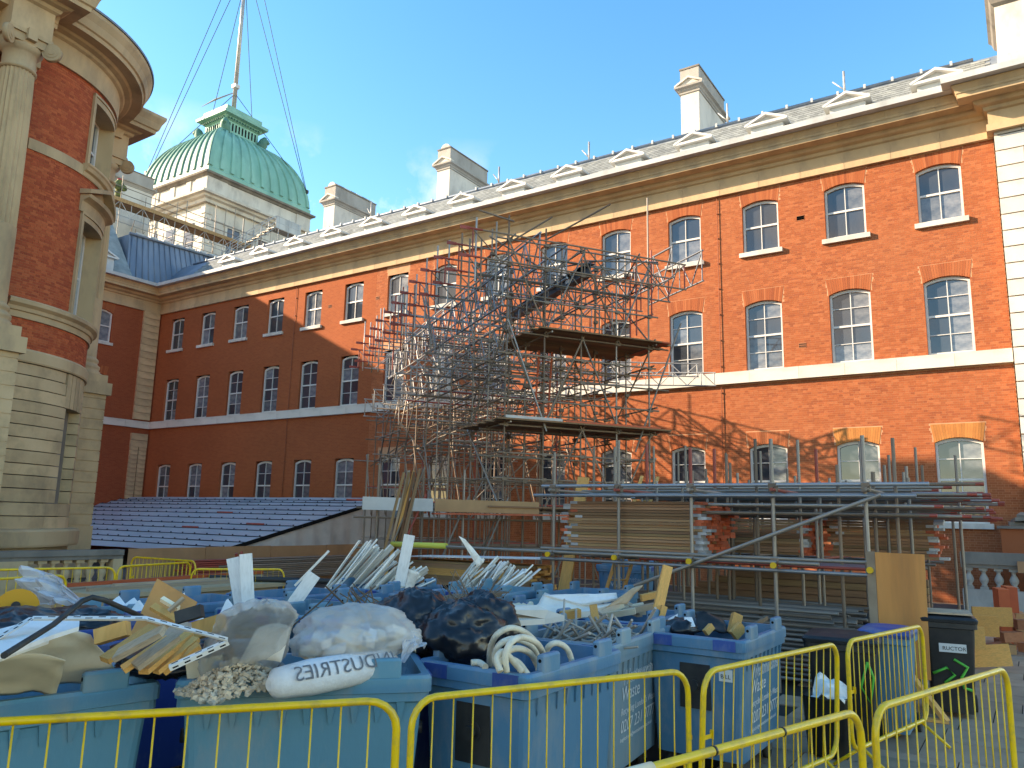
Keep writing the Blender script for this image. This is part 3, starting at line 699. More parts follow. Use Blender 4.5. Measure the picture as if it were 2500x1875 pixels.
# stone base: rusticated courses, each a ring of blocks with open joints
js = [1.66, 2.02, 2.39, 2.77, 3.13, 3.45, 3.81, 4.16, 4.51, 4.85, 5.18, 5.53, 5.88, 6.21]
for i, (a, b) in enumerate(zip(js, js[1:])):
    spans = [(0, 20 if i % 2 else 27, ), (20 if i % 2 else 27, 36), (54, 72), (72, 90)] if 2.3 < a < 5.1 else [(0, 30), (30, 62 if i % 2 else 58), (62 if i % 2 else 58, 90)]
    if 2.3 < a < 5.1: spans = [(0, 36), (54, 90)]
    elif a > 5.1: spans = [(0, 35.5-(a-5.1)*3), (54.5+(a-5.1)*3, 90)]
    for s, e in spans: mb = MB(); curved(mb, s+.05, e-.05, a+.014, b-.012, TR-.3, TR+.05, 12, random.random()); obj('stone_block', mb, 'stone_block', TUR)
for s, e in ((35.5, 39.3), (39.3, 43.1), (43.1, 46.9), (46.9, 50.7), (50.7, 54.5)):   # keystones over the ground floor opening
    mb = MB(); k_ = (s+e)/2-45; curved(mb, s+.15+k_*.10, e-.15+k_*.10, 5.19, 6.2, TR-.3, TR+.053, 3); obj('keystone', mb, 'stone_block', TUR)
ring('plinth', [(-.1, 1.18), (.36, 1.18), (.38, 1.24), (.38, 1.60), (.33, 1.66), (.06, 1.68), (-.1, 1.68)])
ring('plinth_base', [(-.1, 0), (.10, 0), (.10, 1.17), (-.1, 1.17)], 'stone')
ring('band', [(-.1, 6.22), (.10, 6.22), (.12, 6.26), (.12, 6.54), (.08, 6.60), (-.1, 6.60)])
ring('sill_band', [(-.05, 7.43), (.06, 7.43), (.07, 7.60), (.12, 7.62), (.14, 7.72), (.24, 7.80), (.25, 7.90), (.20, 7.945), (-.05, 7.95)])
ring('belt', [(-.05, 12.28), (.05, 12.28), (.05, 12.60), (-.05, 12.60)])
ring('cornice', [(-.05, 15.2), (.10, 15.2), (.11, 15.90), (.20, 15.95), (.24, 16.02), (.40, 16.06), (.46, 16.12), (.78, 16.13), (.80, 16.25), (.86, 16.28), (.92, 16.50), (1.02, 16.70), (1.03, 16.80), (-.3, 16.88)], smooth=False, n=40)
ring('gutter', [(.5, 16.84), (1.07, 16.81), (1.08, 16.87), (.5, 16.92)], 'lead')
# windows of the bay
for i, (a, b, c, d) in enumerate(TW):
    W = sub('window', TUR); mid = (a+b)/2
    if i < 2:
        mb = MB(); curved(mb, a-1.7, a+.4, c, d+.12, TR-.2, TR+.06, 1); curved(mb, b-.4, b+1.7, c, d+.12, TR-.2, TR+.06, 1); curved(mb, a+.4, b-.4, d-.06, d+.13, TR-.2, TR+.055, 8)
        curved(mb, a-1.9, a-1.2, c, d+.19, TR-.1, TR+.09, 1); curved(mb, a-1.9, b+1.9, d+.12, d+.20, TR-.1, TR+.09, 10)
        curved(mb, a-.3, a+.55, c, d, TR-.7, TR-.01, 1); curved(mb, b-.55, b+.3, c, d, TR-.7, TR-.01, 1); curved(mb, a+.4, b-.4, d-.05, d+.05, TR-.7, TR-.15, 8)
        obj('architrave', mb, 'stone', W)
    else:
        mb = MB(); curved(mb, a-.6, a, c, d, TR-.75, TR-.24, 1); curved(mb, b, b+.6, c, d, TR-.75, TR-.24, 1); curved(mb, a, b, d, d+.1, TR-.75, TR-.2, 4); obj('architrave', mb, 'stone', W)
    ch0, ch1 = tp(a+.5, TR-.5), tp(b-.5, TR-.5); uu = ch1-ch0; Lw = np.linalg.norm(uu); uu /= Lw; nn = A3(uu[1], -uu[0], 0)
    def wb(mb_, x0, x1, o0, o1, z0, z1): obox(mb_, ch0+uu*(x0+x1)/2+nn*(o0+o1)/2+A3(0, 0, (z0+z1)/2), (uu, nn, (0, 0, 1)), ((x1-x0)/2, abs(o1-o0)/2, (z1-z0)/2))
    mb = MB(); wb(mb, 0, .12, -.02, .1, c, d); wb(mb, Lw-.12, Lw, -.02, .1, c, d); wb(mb, 0, Lw, -.02, .09, c, c+.1); wb(mb, 0, Lw, -.02, .09, d-.12, d); zm = (c+d)/2; wb(mb, .1, Lw-.1, -.01, .08, zm-.04, zm+.04)
    for t in (.33, .67): wb(mb, Lw*t-.02, Lw*t+.02, -.01, .06, c, d)
    obj('frame', mb, 'white_paint', W)
    for z0, z1 in ((c+.1, zm), (zm, d-.1)):
        for t0, t1 in ((0, .33), (.33, .67), (.67, 1)): piece('pane', unit_box('glass'), W, mtx_of(ch0+uu*Lw*(t0+t1)/2+nn*.02+A3(0, 0, (z0+z1)/2), (uu, nn, (0, 0, 1)), (Lw*(t1-t0), .01, z1-z0)))
# hood under the top window and pediment over the middle one
mb = MB(); mould(mb, arc_path(27.2, 62.8, 12), [(-.05, 12.28), (.06, 12.30), (.08, 12.42), (.16, 12.46), (.20, 12.56), (.24, 12.60), (.24, 12.66), (-.05, 12.68)]); obj('window_sill', mb, 'stone', TUR)
mb = MB(); mould(mb, arc_path(28.3, 61.7, 12), [(-.05, 11.18), (.06, 11.18), (.10, 11.50), (.16, 11.54), (.30, 11.60), (.34, 11.70), (-.05, 11.72)])
for a0, a1, z0, z1 in ((27.5, 45, 11.70, 12.18), (62.5, 45, 11.70, 12.18)):
    A = np.linspace(a0, a1, 7); v = []
    for i, a in enumerate(A):
        z = z0+(z1-z0)*i/6; v += [tp(a, TR-.05, z), tp(a, TR+.36, z), tp(a, TR+.38, z+.12), tp(a, TR-.05, z+.16)]
    f = [(i*4+j, i*4+4+j, i*4+4+(j+1) % 4, i*4+(j+1) % 4) for i in range(6) for j in range(4)] + [(0, 1, 2, 3)]; mb.add(v, f)
v = [tp(a, TR+.1, 11.70) for a in np.linspace(30, 60, 9)]+[tp(45, TR+.1, 12.2)]; mb.add(v, [(i, i+1, 9) for i in range(8)]); obj('pediment', mb, 'stone', TUR)
# the two engaged columns with their blocks of entablature
def column(cx, cy, ang):
    K = sub('column', TUR); c = A3(cx, cy, 0); ca, sa = math.cos(ang), math.sin(ang); ex = A3(ca, sa, 0); ey = A3(-sa, ca, 0)
    def bx(mb_, s, z0, z1, back=1.2, sy=None): obox(mb_, c-ex*(back-s)/2+A3(0, 0, (z0+z1)/2), (ex, ey, (0, 0, 1)), ((s+back)/2, sy or s, (z1-z0)/2))
    mb = MB(); bx(mb, .72, 0, 1.7); bx(mb, .66, 1.7, 6.2); bx(mb, .80, 6.2, 6.62); bx(mb, .68, 6.62, 6.9); obj('pedestal', mb, 'stone', K)
    z = 1.75
    mb = MB()
    while z < 6.1: obox(mb, c-ex*.25+A3(0, 0, z+.15), (ex, ey, (0, 0, 1)), (.93, .69, .165)); z += .36
    obj('rustication', mb, 'stone_block', K)
    mb = MB(); lathe(mb, [(.66, 6.9), (.66, 7.02), (.60, 7.06), (.64, 7.12), (.64, 7.2), (.56, 7.26), (.54, 7.32), (.58, 7.36), (.57, 7.44), (.49, 7.52)], (cx, cy, 0), 24); obj('base', mb, 'stone', K)
    prof = []; n = 24
    mb = MB(); v = []; f = []; zs = [(7.5, .49), (9.6, .485), (9.62, .475), (11.5, .46), (13.4, .43), (14.0, .41)]
    seg = n*4
    for z, r in zs:
        for i in range(seg):
            a = 2*math.pi*i/seg; fl = (1-.055*(1 if i % 4 in (1, 2, 3) and i % 4 else 0)) if z > 9.61 else 1.0
            if i % 4 == 2 and z > 9.61: fl = .91
            v.append((cx+r*fl*math.cos(a), cy+r*fl*math.sin(a), z))
    for k in range(len(zs)-1):
        for i in range(seg): f.append((k*seg+i, k*seg+(i+1) % seg, (k+1)*seg+(i+1) % seg, (k+1)*seg+i))
    mb.add(v, f); obj('shaft', mb, 'stone', K)
    mb = MB(); lathe(mb, [(.41, 14.0), (.46, 14.03), (.46, 14.08), (.41, 14.12), (.41, 14.5), (.44, 14.54), (.55, 14.66), (.5, 14.75)], (cx, cy, 0), 24)
    bx(mb, .56, 14.95, 15.06, .8); bx(mb, .50, 14.72, 14.97, .8)
    for sx in (-1, 1):
        for sy in (-1, 1):
            cv = c + ex*(.56*sx) + ey*(.56*sy) + A3(0, 0, 14.72); dirv = (ex*sx+ey*sy)/math.sqrt(2); tn = np.cross(dirv, A3(0, 0, 1))
            for rr, tt in ((.25, .13), (.17, .17), (.09, .21)): tube(mb, cv-tn*tt/2, cv+tn*tt/2, rr, 16)
    for s in (0,): obox(mb, c+ex*.57+A3(0, 0, 14.95), (ex, ey, (0, 0, 1)), (.08, .12, .16))
    obj('capital', mb, 'stone', K)
    def rect(s, back=1.5): p = [c-ex*back-ey*s, c+ex*s-ey*s, c+ex*s+ey*s, c-ex*back+ey*s]; return [q[:2] for q in p]
    mb = MB(); bx(mb, .50, 15.06, 15.9, 1.5)
    mould(mb, rect(.50), [(0, 15.06), (.03, 15.06), (.03, 15.88), (.12, 15.93), (.16, 16.02), (.30, 16.06), (.36, 16.12), (.66, 16.13), (.68, 16.25), (.74, 16.28), (.80, 16.50), (.90, 16.70), (.91, 16.81), (-.3, 16.9)]); obj('entablature', mb, 'stone', K)
column(-22.35, 8.75, 0.0)
column(-27.45, 13.95, rad(90))
mb = MB(); mould(mb, [(TC[0]+TR, -30), (TC[0]+TR, 9.5)], CPROF); mould(mb, [(TC[0], TC[1]+TR), (-30.5, TC[1]+TR)], CPROF); obj('eaves_cornice', mb, 'stone', TUR)
mb = MB(); mb.add([(-34, -30, 16.6), (-23.4, -30, 16.6), (-23.4, 8.6, 16.62), (-26.4, 12.6, 16.62), (-30.5, 12.6, 16.6), (-34, 9.4, 16.6), (-29, -24, 21.0), (-29, 7.0, 21.0)], [(1, 2, 7, 6), (2, 3, 7), (3, 4, 7), (4, 5, 7), (5, 0, 6, 7), (0, 1, 6), (0, 5, 4, 3, 2, 1)]); obj('roof', mb, 'slate', TUR)  # unseen hipped roof, added and shaped to shade the scaffold

# ================================================================ balustrades
def baluster_mesh(m, h=.58):
    mb = MB(); k = h/.58
    box(mb, -.10, .10, -.10, .10, 0, .07*k); lathe(mb, [(.07, .07*k), (.085, .10*k), (.055, .13*k), (.105, .22*k), (.115, .28*k), (.085, .36*k), (.05, .42*k), (.05, .46*k), (.075, .49*k), (.075, .51*k)], n=14); box(mb, -.10, .10, -.10, .10, .51*k, h)
    me = mb.mesh('baluster'); me.materials.append(MATS[m]); return me
def balustrade(label, p, q, z0, z1, z2, z3, m, n, coping=True, pedestals=()):
    B = thing('balustrade', label, 'balustrade', (p[0], p[1], 0)); p = A3(*p, 0); q = A3(*q, 0)
    Lb = np.linalg.norm(q-p); d = (q-p)/Lb
    mb = MB(); bar(mb, p+A3(0, 0, (z0+z1)/2), q+A3(0, 0, (z0+z1)/2), .34, z1-z0); obj('plinth', mb, m, B)
    mb = MB(); bar(mb, p+A3(0, 0, z2+.05), q+A3(0, 0, z2+.05), .30, .10); bar(mb, p+A3(0, 0, (z2+.10+z3)/2), q+A3(0, 0, (z2+.10+z3)/2), .40, z3-z2-.10); obj('coping', mb, 'stone_dark' if m != 'stone_pale' else m, B)
    me = baluster_mesh(m, z2-z1)
    for i in range(n):
        c = p+d*Lb*(i+.5)/n
        if any(a < np.linalg.norm(c-p) < b for a, b in pedestals): continue
        piece('baluster', me, B, Matrix.Translation((c[0], c[1], z1)))
    for a, b in pedestals: mb = MB(); bar(mb, p+d*a+A3(0, 0, (z1+z2)/2), p+d*b+A3(0, 0, (z1+z2)/2), .36, z2-z1+.004); obj('pedestal', mb, m, B)
    return B
balustrade('weathered stone balustrade before the rounded corner building', (-20.5, 6.2), (-20.2, 11.9), 0, .35, .98, 1.22, 'stone', 19, pedestals=((0, 3.4), (5.45, 5.7)))
balustrade('shade-greyed stone balustrade below the rightmost ground floor window', (-1.75, 25.5), (3.5, 25.5), 0, .62, 1.20, 1.62, 'stone_grey', 15)  # pale stone with the shade it stands in put into its grey
mb = MB(); box(mb, -.42, .9, 25.22, 25.28, 1.12, 1.42); tag(obj('hoarding_board', mb, 'ply_dark'), 'brown board fixed to the grey balustrade at the right edge', 'board')
mb = MB(); box(mb, -.78, .6, 26.6, 27.3, 0, 2.28); t_ = tag(obj('brick_pier', mb, 'brick'), 'low brick pier with a stone cap beside the stone pavilion', 'pier'); RM[t_] = Matrix.Identity(4)
mb = MB(); box(mb, -.86, .7, 26.52, 27.38, 2.28, 2.36); obj('cap', mb, 'stone_dark', t_)
# tumbled slabs lying on the pier
for i, (x, y, z, a, b) in enumerate(((-.15, 26.9, 2.42, .1, .05), (-.05, 26.8, 2.54, .25, -.12), (.1, 26.95, 2.64, -.2, .18))):
    mb = MB(); obox(mb, (0, 0, 0), ((1, 0, 0), (0, 1, 0), (0, 0, 1)), (.42, .25, .05)); o = obj('stone_slab', mb, 'stone_dark'); o.location = (x, y, z); o.rotation_euler = (b, b*.5, a); tag(o, ['grey slab lying flat on the brick pier, lowest of three', 'grey slab tipped on the brick pier, middle of three', 'grey slab leaning on top of the brick pier pile'][i], 'slab')

# ================================================================ domed tower
DT = thing('domed_tower', 'pale stone tower with a green copper dome and a mast on top', 'tower', (-67.7, 47.3, 0))
x0, x1, y0, y1 = -73.4, -62.0, 41.1, 53.6
mb = MB(); box(mb, x0+.35, x1-.35, y0+.35, y1-.35, 0, 31.4); obj('wall', mb, 'stone_pale', DT)
mb = MB(); box(mb, x0, x1, y0, y1, 31.9, 33.4); obj('attic', mb, 'stone_pale', DT)
R4 = [(x0, y0), (x1, y0), (x1, y1), (x0, y1)]
mb = MB(); mould(mb, R4, [(-.3, 30.9), (.0, 30.9), (.05, 31.2), (.35, 31.3), (.42, 31.5), (.75, 31.55), (.78, 31.75), (.0, 31.95)], closed=True); obj('cornice', mb, 'stone_pale', DT)
mb = MB(); mould(mb, R4, [(0, 33.35), (.12, 33.4), (.2, 33.55), (.42, 33.62), (.45, 33.8), (.1, 33.92), (-1, 33.95)], closed=True); obj('attic_cornice', mb, 'stone_dark', DT)
def flat(name, a, b, c, d, e, f, m): mb = MB(); box(mb, a, b, c, d, e, f); return obj(name, mb, m, DT)
# panels and piers of the attic and storey below
for i in range(4): flat('pier', -72.9+i*2.6, -72.2+i*2.6, y0-.10, y0+.1, 31.95, 33.35, 'stone_pale')
flat('corner_block', -63.7, -61.9, y0-.08, y0+.1, 31.95, 33.38, 'stone_pale'); flat('corner_block', x1-.1, x1+.08, y0-.06, 43.3, 31.95, 33.38, 'stone_pale'); flat('corner_block', x1-.1, x1+.08, 51.8, y1+.05, 31.95, 33.38, 'stone_pale')
for k in range(9): flat('rusticated_course', x1-.9, x1-.28, y0+.25, y0+1.1, 22.3+k*.95, 23.1+k*.95, 'stone_pale'); flat('rusticated_course', -71.5, -70.2, y0+.2, y0+.6, 22.3+k*.95, 23.1+k*.95, 'stone_pale')
for yy in (44.6, 48.2, 51.4): 
    flat('window', x1-.42, x1-.30, yy-.7, yy+.7, 25.2, 29.2, 'glass'); flat('window_surround', x1-.44, x1-.24, yy-.95, yy-.7, 25.0, 29.5, 'stone_pale'); flat('window_surround', x1-.44, x1-.24, yy+.7, yy+.95, 25.0, 29.5, 'stone_pale'); flat('window_surround', x1-.44, x1-.2, yy-1.1, yy+1.1, 29.2, 29.6, 'stone_pale')
for xx in (-64.6, -67.6, -70.6): flat('window', xx-.7, xx+.7, y0+.28, y0+.42, 25.2, 29.2, 'glass')
DOME = sub('dome', DT)
dc = A3((x0+x1)/2, (y0+y1)/2, 0); hx, hy = (x1-x0)/2-.12, (y1-y0)/2-.12
def dprof(t): th = rad(t); return 5.0*(1-math.cos(th)), 33.95+7.0*math.sin(th)
TH = np.linspace(0, 74, 15)
for side, (ux, uy) in enumerate((((1, 0), (0, -1)), ((0, 1), (1, 0)), ((-1, 0), (0, 1)), ((0, -1), (-1, 0)))):
    uvec = A3(*ux, 0); nvec = A3(*uy, 0); half = hx if side % 2 == 0 else hy; dep = hy if side % 2 == 0 else hx
    pm = 'copper_glare' if side == 0 else 'copper'  # only the sunward face gets the glare colour
    mb = MB(); v = []
    for t in TH:
        o, z = dprof(t)
        for s in (-1, 1): v.append(dc+uvec*s*(half-o)+nvec*(dep-o)+A3(0, 0, z))
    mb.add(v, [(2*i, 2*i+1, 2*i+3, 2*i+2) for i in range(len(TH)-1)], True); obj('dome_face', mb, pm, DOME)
    n = 5
    for k in range(-n, n+1):
        f = k/n*.98; mb = MB(); pts = []
        o_end = dprof(74)[0]
        for t in TH[1:]:
            o, z = dprof(t); th = rad(t); on = A3(0, 0, 1)*math.sin(th)*.5+nvec*math.cos(th)*.5
            pos = f*(half-o*1.0); pts.append(dc+uvec*pos+nvec*(dep-o)+A3(0, 0, z)+on*.08)
        wid = .30 if side in (0, 1) else .3
        V_ = []; 
        for i, p_ in enumerate(pts):
            th = rad(TH[1+i]); on = A3(0, 0, 1)*math.sin(th)+nvec*math.cos(th); w_ = .24*(1-.42*i/len(pts))
            V_ += [p_-uvec*w_-on*.08, p_-uvec*w_*.7+on*.11, p_+uvec*w_*.7+on*.11, p_+uvec*w_-on*.08]
        F_ = [(i*4+j, i*4+j+1, i*4+5+j, i*4+4+j) for i in range(len(pts)-1) for j in range(3)]; mb.add(V_, F_, False); obj('rib', mb, 'copper_dark' if side == 0 else 'copper', DOME)  # sunward ribs darker: the shaded side of each roll put into the colour
mb = MB(); mould(mb, R4, [(-.1, 33.92), (.02, 33.92), (.04, 34.35), (-.12, 34.5)], closed=True); obj('copper_skirt', mb, 'copper', DOME)
CR = sub('crown', DT); cx0, cx1, cy0, cy1 = -69.45, -65.95, 45.25, 49.25
def crect(e): return [(cx0-e, cy0-e), (cx1+e, cy0-e), (cx1+e, cy1+e), (cx0-e, cy1+e)]
mb = MB(); box(mb, cx0, cx1, cy0, cy1, 40.2, 43.4); obj('drum', mb, 'copper', CR)
mb = MB(); mould(mb, crect(0), [(0, 40.0), (.35, 40.1), (.3, 40.5), (.12, 40.65), (.1, 40.9), (0, 41.0)], closed=True); obj('base_moulding', mb, 'copper', CR)
mb = MB(); mould(mb, crect(0), [(0, 42.2), (.15, 42.3), (.3, 42.55), (.7, 42.65), (.72, 42.95), (.2, 43.05), (.2, 43.7), (-1, 43.75)], closed=True); obj('cornice', mb, 'copper', CR)
sb = unit_box('dark')
for i in range(9):
    for f in ((cx0+.35+i*.35, cy0-.01, 0), (cx1+.01, cy0+.4+i*.4, 1)): piece('slot', sb, CR, mtx_of((f[0], f[1], 41.6), ((1, 0, 0), (0, 1, 0), (0, 0, 1)), (.15, .06, .8) if f[2] == 0 else (.06, .15, .8)))
sb = unit_box('copper_dark')
for i in range(12):
    for f in ((cx0+.1+i*.30, cy0-.3, 0), (cx1+.3, cy0+.1+i*.34, 1)): piece('dentil', sb, CR, mtx_of((f[0], f[1], 42.38), ((1, 0, 0), (0, 1, 0), (0, 0, 1)), (.14, .14, .16)))
def lion(x, y, z, ang):
    mb = MB(); c, s = math.cos(ang), math.sin(ang)
    def P(a, b, h): return A3(x+c*a-s*b, y+s*a+c*b, z+h)
    sweep(mb, [P(-.6, 0, .1), P(-.2, 0, .55), P(.1, 0, 1.15), P(.22, 0, 1.6), P(.3, 0, 1.95)], [.3, .5, .52, .42, .16], 10); sweep(mb, [P(.1, 0, 1.5), P(.5, 0, 1.45), P(.72, 0, 1.25)], [.35, .30, .16], 8)
    sweep(mb, [P(.1, 0, .4), P(.7, 0, .15), P(1.3, 0, -.35)], [.42, .36, .15], 8); tube(mb, P(.5, -.45, .15), P(.5, .45, .15), .3, 10)
    return obj('lion_head', mb, 'copper_dark', CR)
for x, y, a in ((cx1+.3, cy0-.3, -45), (cx0-.3, cy0-.3, -135), (cx1+.3, cy1+.3, 45), (cx0-.3, cy1+.3, 135)): lion(x, y, 40.0, rad(a))
MAST = thing('mast', 'tall grey mast with stays above the green dome', 'mast', (-67.85, 47.3, 43.7))
mb = MB(); tube(mb, (-67.85, 47.3, 43.7), (-67.6, 47.1, 68), .24, 12, r2=.14); obj('pole', mb, 'galv_bright', MAST)
mb = MB(); box(mb, -68.15, -67.55, 47.0, 47.6, 47.2, 47.6); obj('collar', mb, 'white_paint', MAST)
mb = MB(); sweep(mb, [(-68.0, 47.1, 46.6), (-69.6, 46.2, 45.9), (-70.9, 45.5, 45.1)], [.05, .10, .02], 6); obj('furled_flag', mb, 'stone_grey', MAST)
for i, (a, b) in enumerate((((-73.1, 41.5, 36.4), 66), ((-73.1, 41.8, 36.6), 62), ((-73.1, 41.5, 36.4), 46.5), ((-62.3, 53.2, 36.4), 66), ((-62.3, 53.0, 36.6), 62), ((-62.3, 53.2, 36.4), 46.5), ((-69.0, 45.6, 43.7), 60), ((-66.6, 48.8, 43.7), 60))):
    mb = MB(); tube(mb, a, (-67.7, 47.2, b), .035, 5, False); obj('stay', mb, 'iron', MAST)
for p in ((-73.1, 41.5, 36.4), (-62.3, 53.2, 36.4)):
    mb = MB(); d = A3(p[0]-dc[0], p[1]-dc[1], 0); d /= np.linalg.norm(d); box(mb, p[0]-.15, p[0]+.15, p[1]-.15, p[1]+.15, p[2]-.15, p[2]+.2); tube(mb, p, A3(*p)+A3(0, 0, -1.3)-d*.2, .12, 6); obj('stay_anchor', mb, 'iron', MAST)

# ================================================================ scaffolding
TUBER = .0242
def lattice(label, group, p, q, dep, m, panel=.62, name='lattice_beam', red=0.0, label_cat='lattice beam', fat=1.0):
    p = A3(*p); q = A3(*q); L = np.linalg.norm(q-p); d = (q-p)/L
    B = thing(name, label, label_cat, tuple(p-A3(0, 0, dep)), 0, group); dn = A3(0, 0, -dep)
    ut = unit_tube(m)
    piece('chord', ut, B, tube_mtx(p, q, TUBER*fat)); piece('chord', ut, B, tube_mtx(p+dn, q+dn, TUBER*fat))
    n = max(2, int(round(L/panel)))
    for i in range(n):
        a = p+d*L*i/n; b = p+d*L*(i+1)/n
        if i % 2: a, b = b, a
        piece('web', ut, B, tube_mtx(a+d*(.03 if i % 2 == 0 else -.03), b+dn, .017*fat))
        if i and i % 2 == 0: piece('web', ut, B, tube_mtx(p+d*L*i/n, p+d*L*i/n+dn, .017))
    for e in (p, q): piece('end_post', unit_tube('red_tube') if red else ut, B, tube_mtx(e+d*(.05 if e is p else -.05), e+dn+d*(.05 if e is p else -.05), .02))
    if red:
        for z in (A3(0, 0, 0), dn): piece('red_sleeve', unit_tube('red_tube'), B, tube_mtx(p+z-d*.10, p+z+d*red, TUBER*1.12)); piece('end_plate', unit_box('red_tube'), B, mtx_of(p+z-d*.16, (d, np.cross((0, 0, 1), d), (0, 0, 1)), (.26, .02, .09)))
    return B
Su = A3(math.sin(rad(34)), math.cos(rad(34)), 0); Sv = A3(-Su[1], Su[0], 0); S0 = A3(-11.128, 16.455, 0)
def S(u, v, z): return S0+Su*u+Sv*v+A3(0, 0, z)
SCAF = thing('scaffold_tower', 'tall brown steel tube scaffold tower with board platforms in the courtyard', 'scaffold', tuple(S(2, 2, 0)))
tubes = []
def T(p, q, m=None, e0=0.0, e1=0.0, r=TUBER):
    d = (q-p)/np.linalg.norm(q-p); m = m or random.choice(['rusty', 'rusty', 'galv', 'rusty', 'galv', 'red_tube' if random.random() < .35 else 'rusty'])
    tubes.append((p-d*e0, q+d*e1, r, m))
US = [0, 1.1, 2.2, 3.3, 4.35]; VS = [0, 1.25, 2.5]
rr = random.random
ztop = {(0, 0): 10.3, (0, 4): 11.6, (0, 1): 10.1, (0, 2): 9.4, (0, 3): 9.9}
for j, v in enumerate(VS):
    for i, u in enumerate(US): T(S(u, v, .02), S(u, v, ztop.get((j, i), 9.2+rr()*1.2)), 'rusty' if rr() < .7 else 'galv')
LZ = [.5, 1.5, 2.5, 3.25, 3.9, 4.62, 5.3, 5.9, 6.5, 7.08, 8.0, 8.9, 9.6]
for z in LZ:
    for v in VS:
      if v == 0 or rr() < .6: T(S(0, v-.05, z), S(4.35, v-.05, z), None, .15+.5*rr()**2, .15+.5*rr()**2)
    for i, u in enumerate(US):
        if (i in (0, 4) and rr() < .75) or rr() < .22: T(S(u+.05, 0, z+.05), S(u+.05, 2.5, z+.05), None, .15+.4*rr()**2, .2+.4*rr()**2)
for i in range(4):                      # diagonals of the near face
    a, b = (US[i], US[i+1]) if i % 2 else (US[i+1], US[i])
    for z0, z1 in ((.1, 2.5), (2.5, 4.6), (4.7, 7.1), (7.2, 9.5)):
        if rr() < .8: T(S(a, -.09, z0), S(b, -.09, z1), None, .1, .3*rr())
        if rr() < .4: T(S(b, 2.55, z0), S(a, 2.55, z1), None, .1, .2)
for u in (-.07, 4.43):
    for k, (z0, z1) in enumerate(((.1, 2.5), (2.5, 4.6), (4.7, 7.1), (7.2, 9.5))): T(S(u, 0 if k % 2 else 2.5, z0), S(u, 2.5 if k % 2 else 0, z1), None, .2, .3)
T(S(3.9, -.12, 4.3), S(4.9, -.5, 7.3), 'galv', .2, .5); T(S(1.1, -.12, 4.6), S(.05, -.12, 7.2), 'galv_bright', .1, .2)
T(S(0, -.1, 9.5), S(1.0, -.6, 10.2), 'rusty'); T(S(.1, -.1, 10.1), S(-.7, .5, 10.5), 'rusty'); T(S(1, -.1, 9.7), S(2.2, -1.6, 10.4), 'rusty')
# the bridge that runs back towards the brick range
UB = [-.25, 1.1, 2.2, 3.3, 4.35]; v = 3.75
while v < 13.9:
    for u in UB:
        T(S(u, v, .02), S(u, v, 6.0+rr()*1.3), None)
        if rr() < .55: T(S(u-.05, v, 2.4), S(u-.05, v+1.25, 4.6), None, .1, .3)
        if rr() < .4: T(S(u-.06, v+1.25, 4.6), S(u-.06, v, 6.4), None, .1, .3)
    for z in (1.4, 2.5, 3.4, 4.5, 5.4, 6.2):
        if rr() < .75: T(S(UB[0], v+.05, z), S(4.35, v+.05, z), None, .2+.8*rr()**2, .3)
    if rr() < .7: T(S(UB[0], v+.06, 4.4), S(2.2, v+.06, 6.3), None, .2, .3)
    if rr() < .6: T(S(1.1, v+.06, 2.4), S(3.3, v+.06, 4.6), None, .2, .2)
    v += 1.25
for u in UB:
    for z in (2.55, 4.55, 6.05, 6.3): T(S(u+.05, 2.4, z), S(u+.05, 13.9, z), None, .2, .6*rr())
for k in range(30):                     # short uprights and braces through the upper layers
    v = -.8+13.6*rr(); u = -1.3+6*rr(); T(S(u, v, 7.2+rr()), S(u, v, 9.2+1.1*rr()), random.choice(['galv_bright', 'galv', 'rusty', 'red_tube']))
for k in range(16):
    v = 1+12*rr(); u = -1.2+5*rr(); T(S(u, v, 7.0+.4*rr()), S(u+1.4*(rr()-.3), v+(rr()-.5)*2.2, 9.0+.5*rr()), random.choice(['galv', 'rusty', 'galv_bright']))
for k in range(13):
    v = -1+1.1*k; T(S(-1.25, v+.08, 8.0), S(-1.25, v+.08, 10.1-.5*rr()), 'galv_bright' if rr() < .6 else 'rusty')
for k in range(9):                     # loose ends round the near top
    u, v, z = 4.6*rr(), -.3+2.6*rr(), 8.8+rr()*1.0; a = rr()*6.28; dd = A3(math.cos(a), math.sin(a), .25*(rr()-.3)); T(S(u, v, z)-dd*.9, S(u, v, z)+dd*(.9+rr()), random.choice(['rusty', 'galv']))
for k in range(44):                     # more ledgers and braces packed into the bridge
    v = 3.0+10*rr(); z = random.choice([5.0, 5.6, 6.0, 6.9, 7.4, 8.2, 8.7, 9.1]); u0 = -1+3*rr(); T(S(u0, v, z), S(u0+1.6+2.4*rr(), v+.1*rr(), z), random.choice(['galv', 'rusty', 'galv_bright', 'rusty']))
for k in range(44):
    u = -.6+5*rr(); v = 2.6+7*rr(); z = 4.9+4.4*rr(); T(S(u, v, z), S(u+.1*rr(), v+1.5+2.5*rr(), z+.15*(rr()-.5)), random.choice(['galv', 'rusty', 'galv', 'galv_bright']))
for k in range(16):
    u = -.5+5*rr(); v = 2.7+10*rr(); z = 3.2+4.5*rr(); a = rr()*6.28; T(S(u, v, z), S(u+.9*math.cos(a), v+.9*math.sin(a), z+1.1+1.0*rr()), random.choice(['galv', 'rusty', 'rusty', 'galv_bright']))
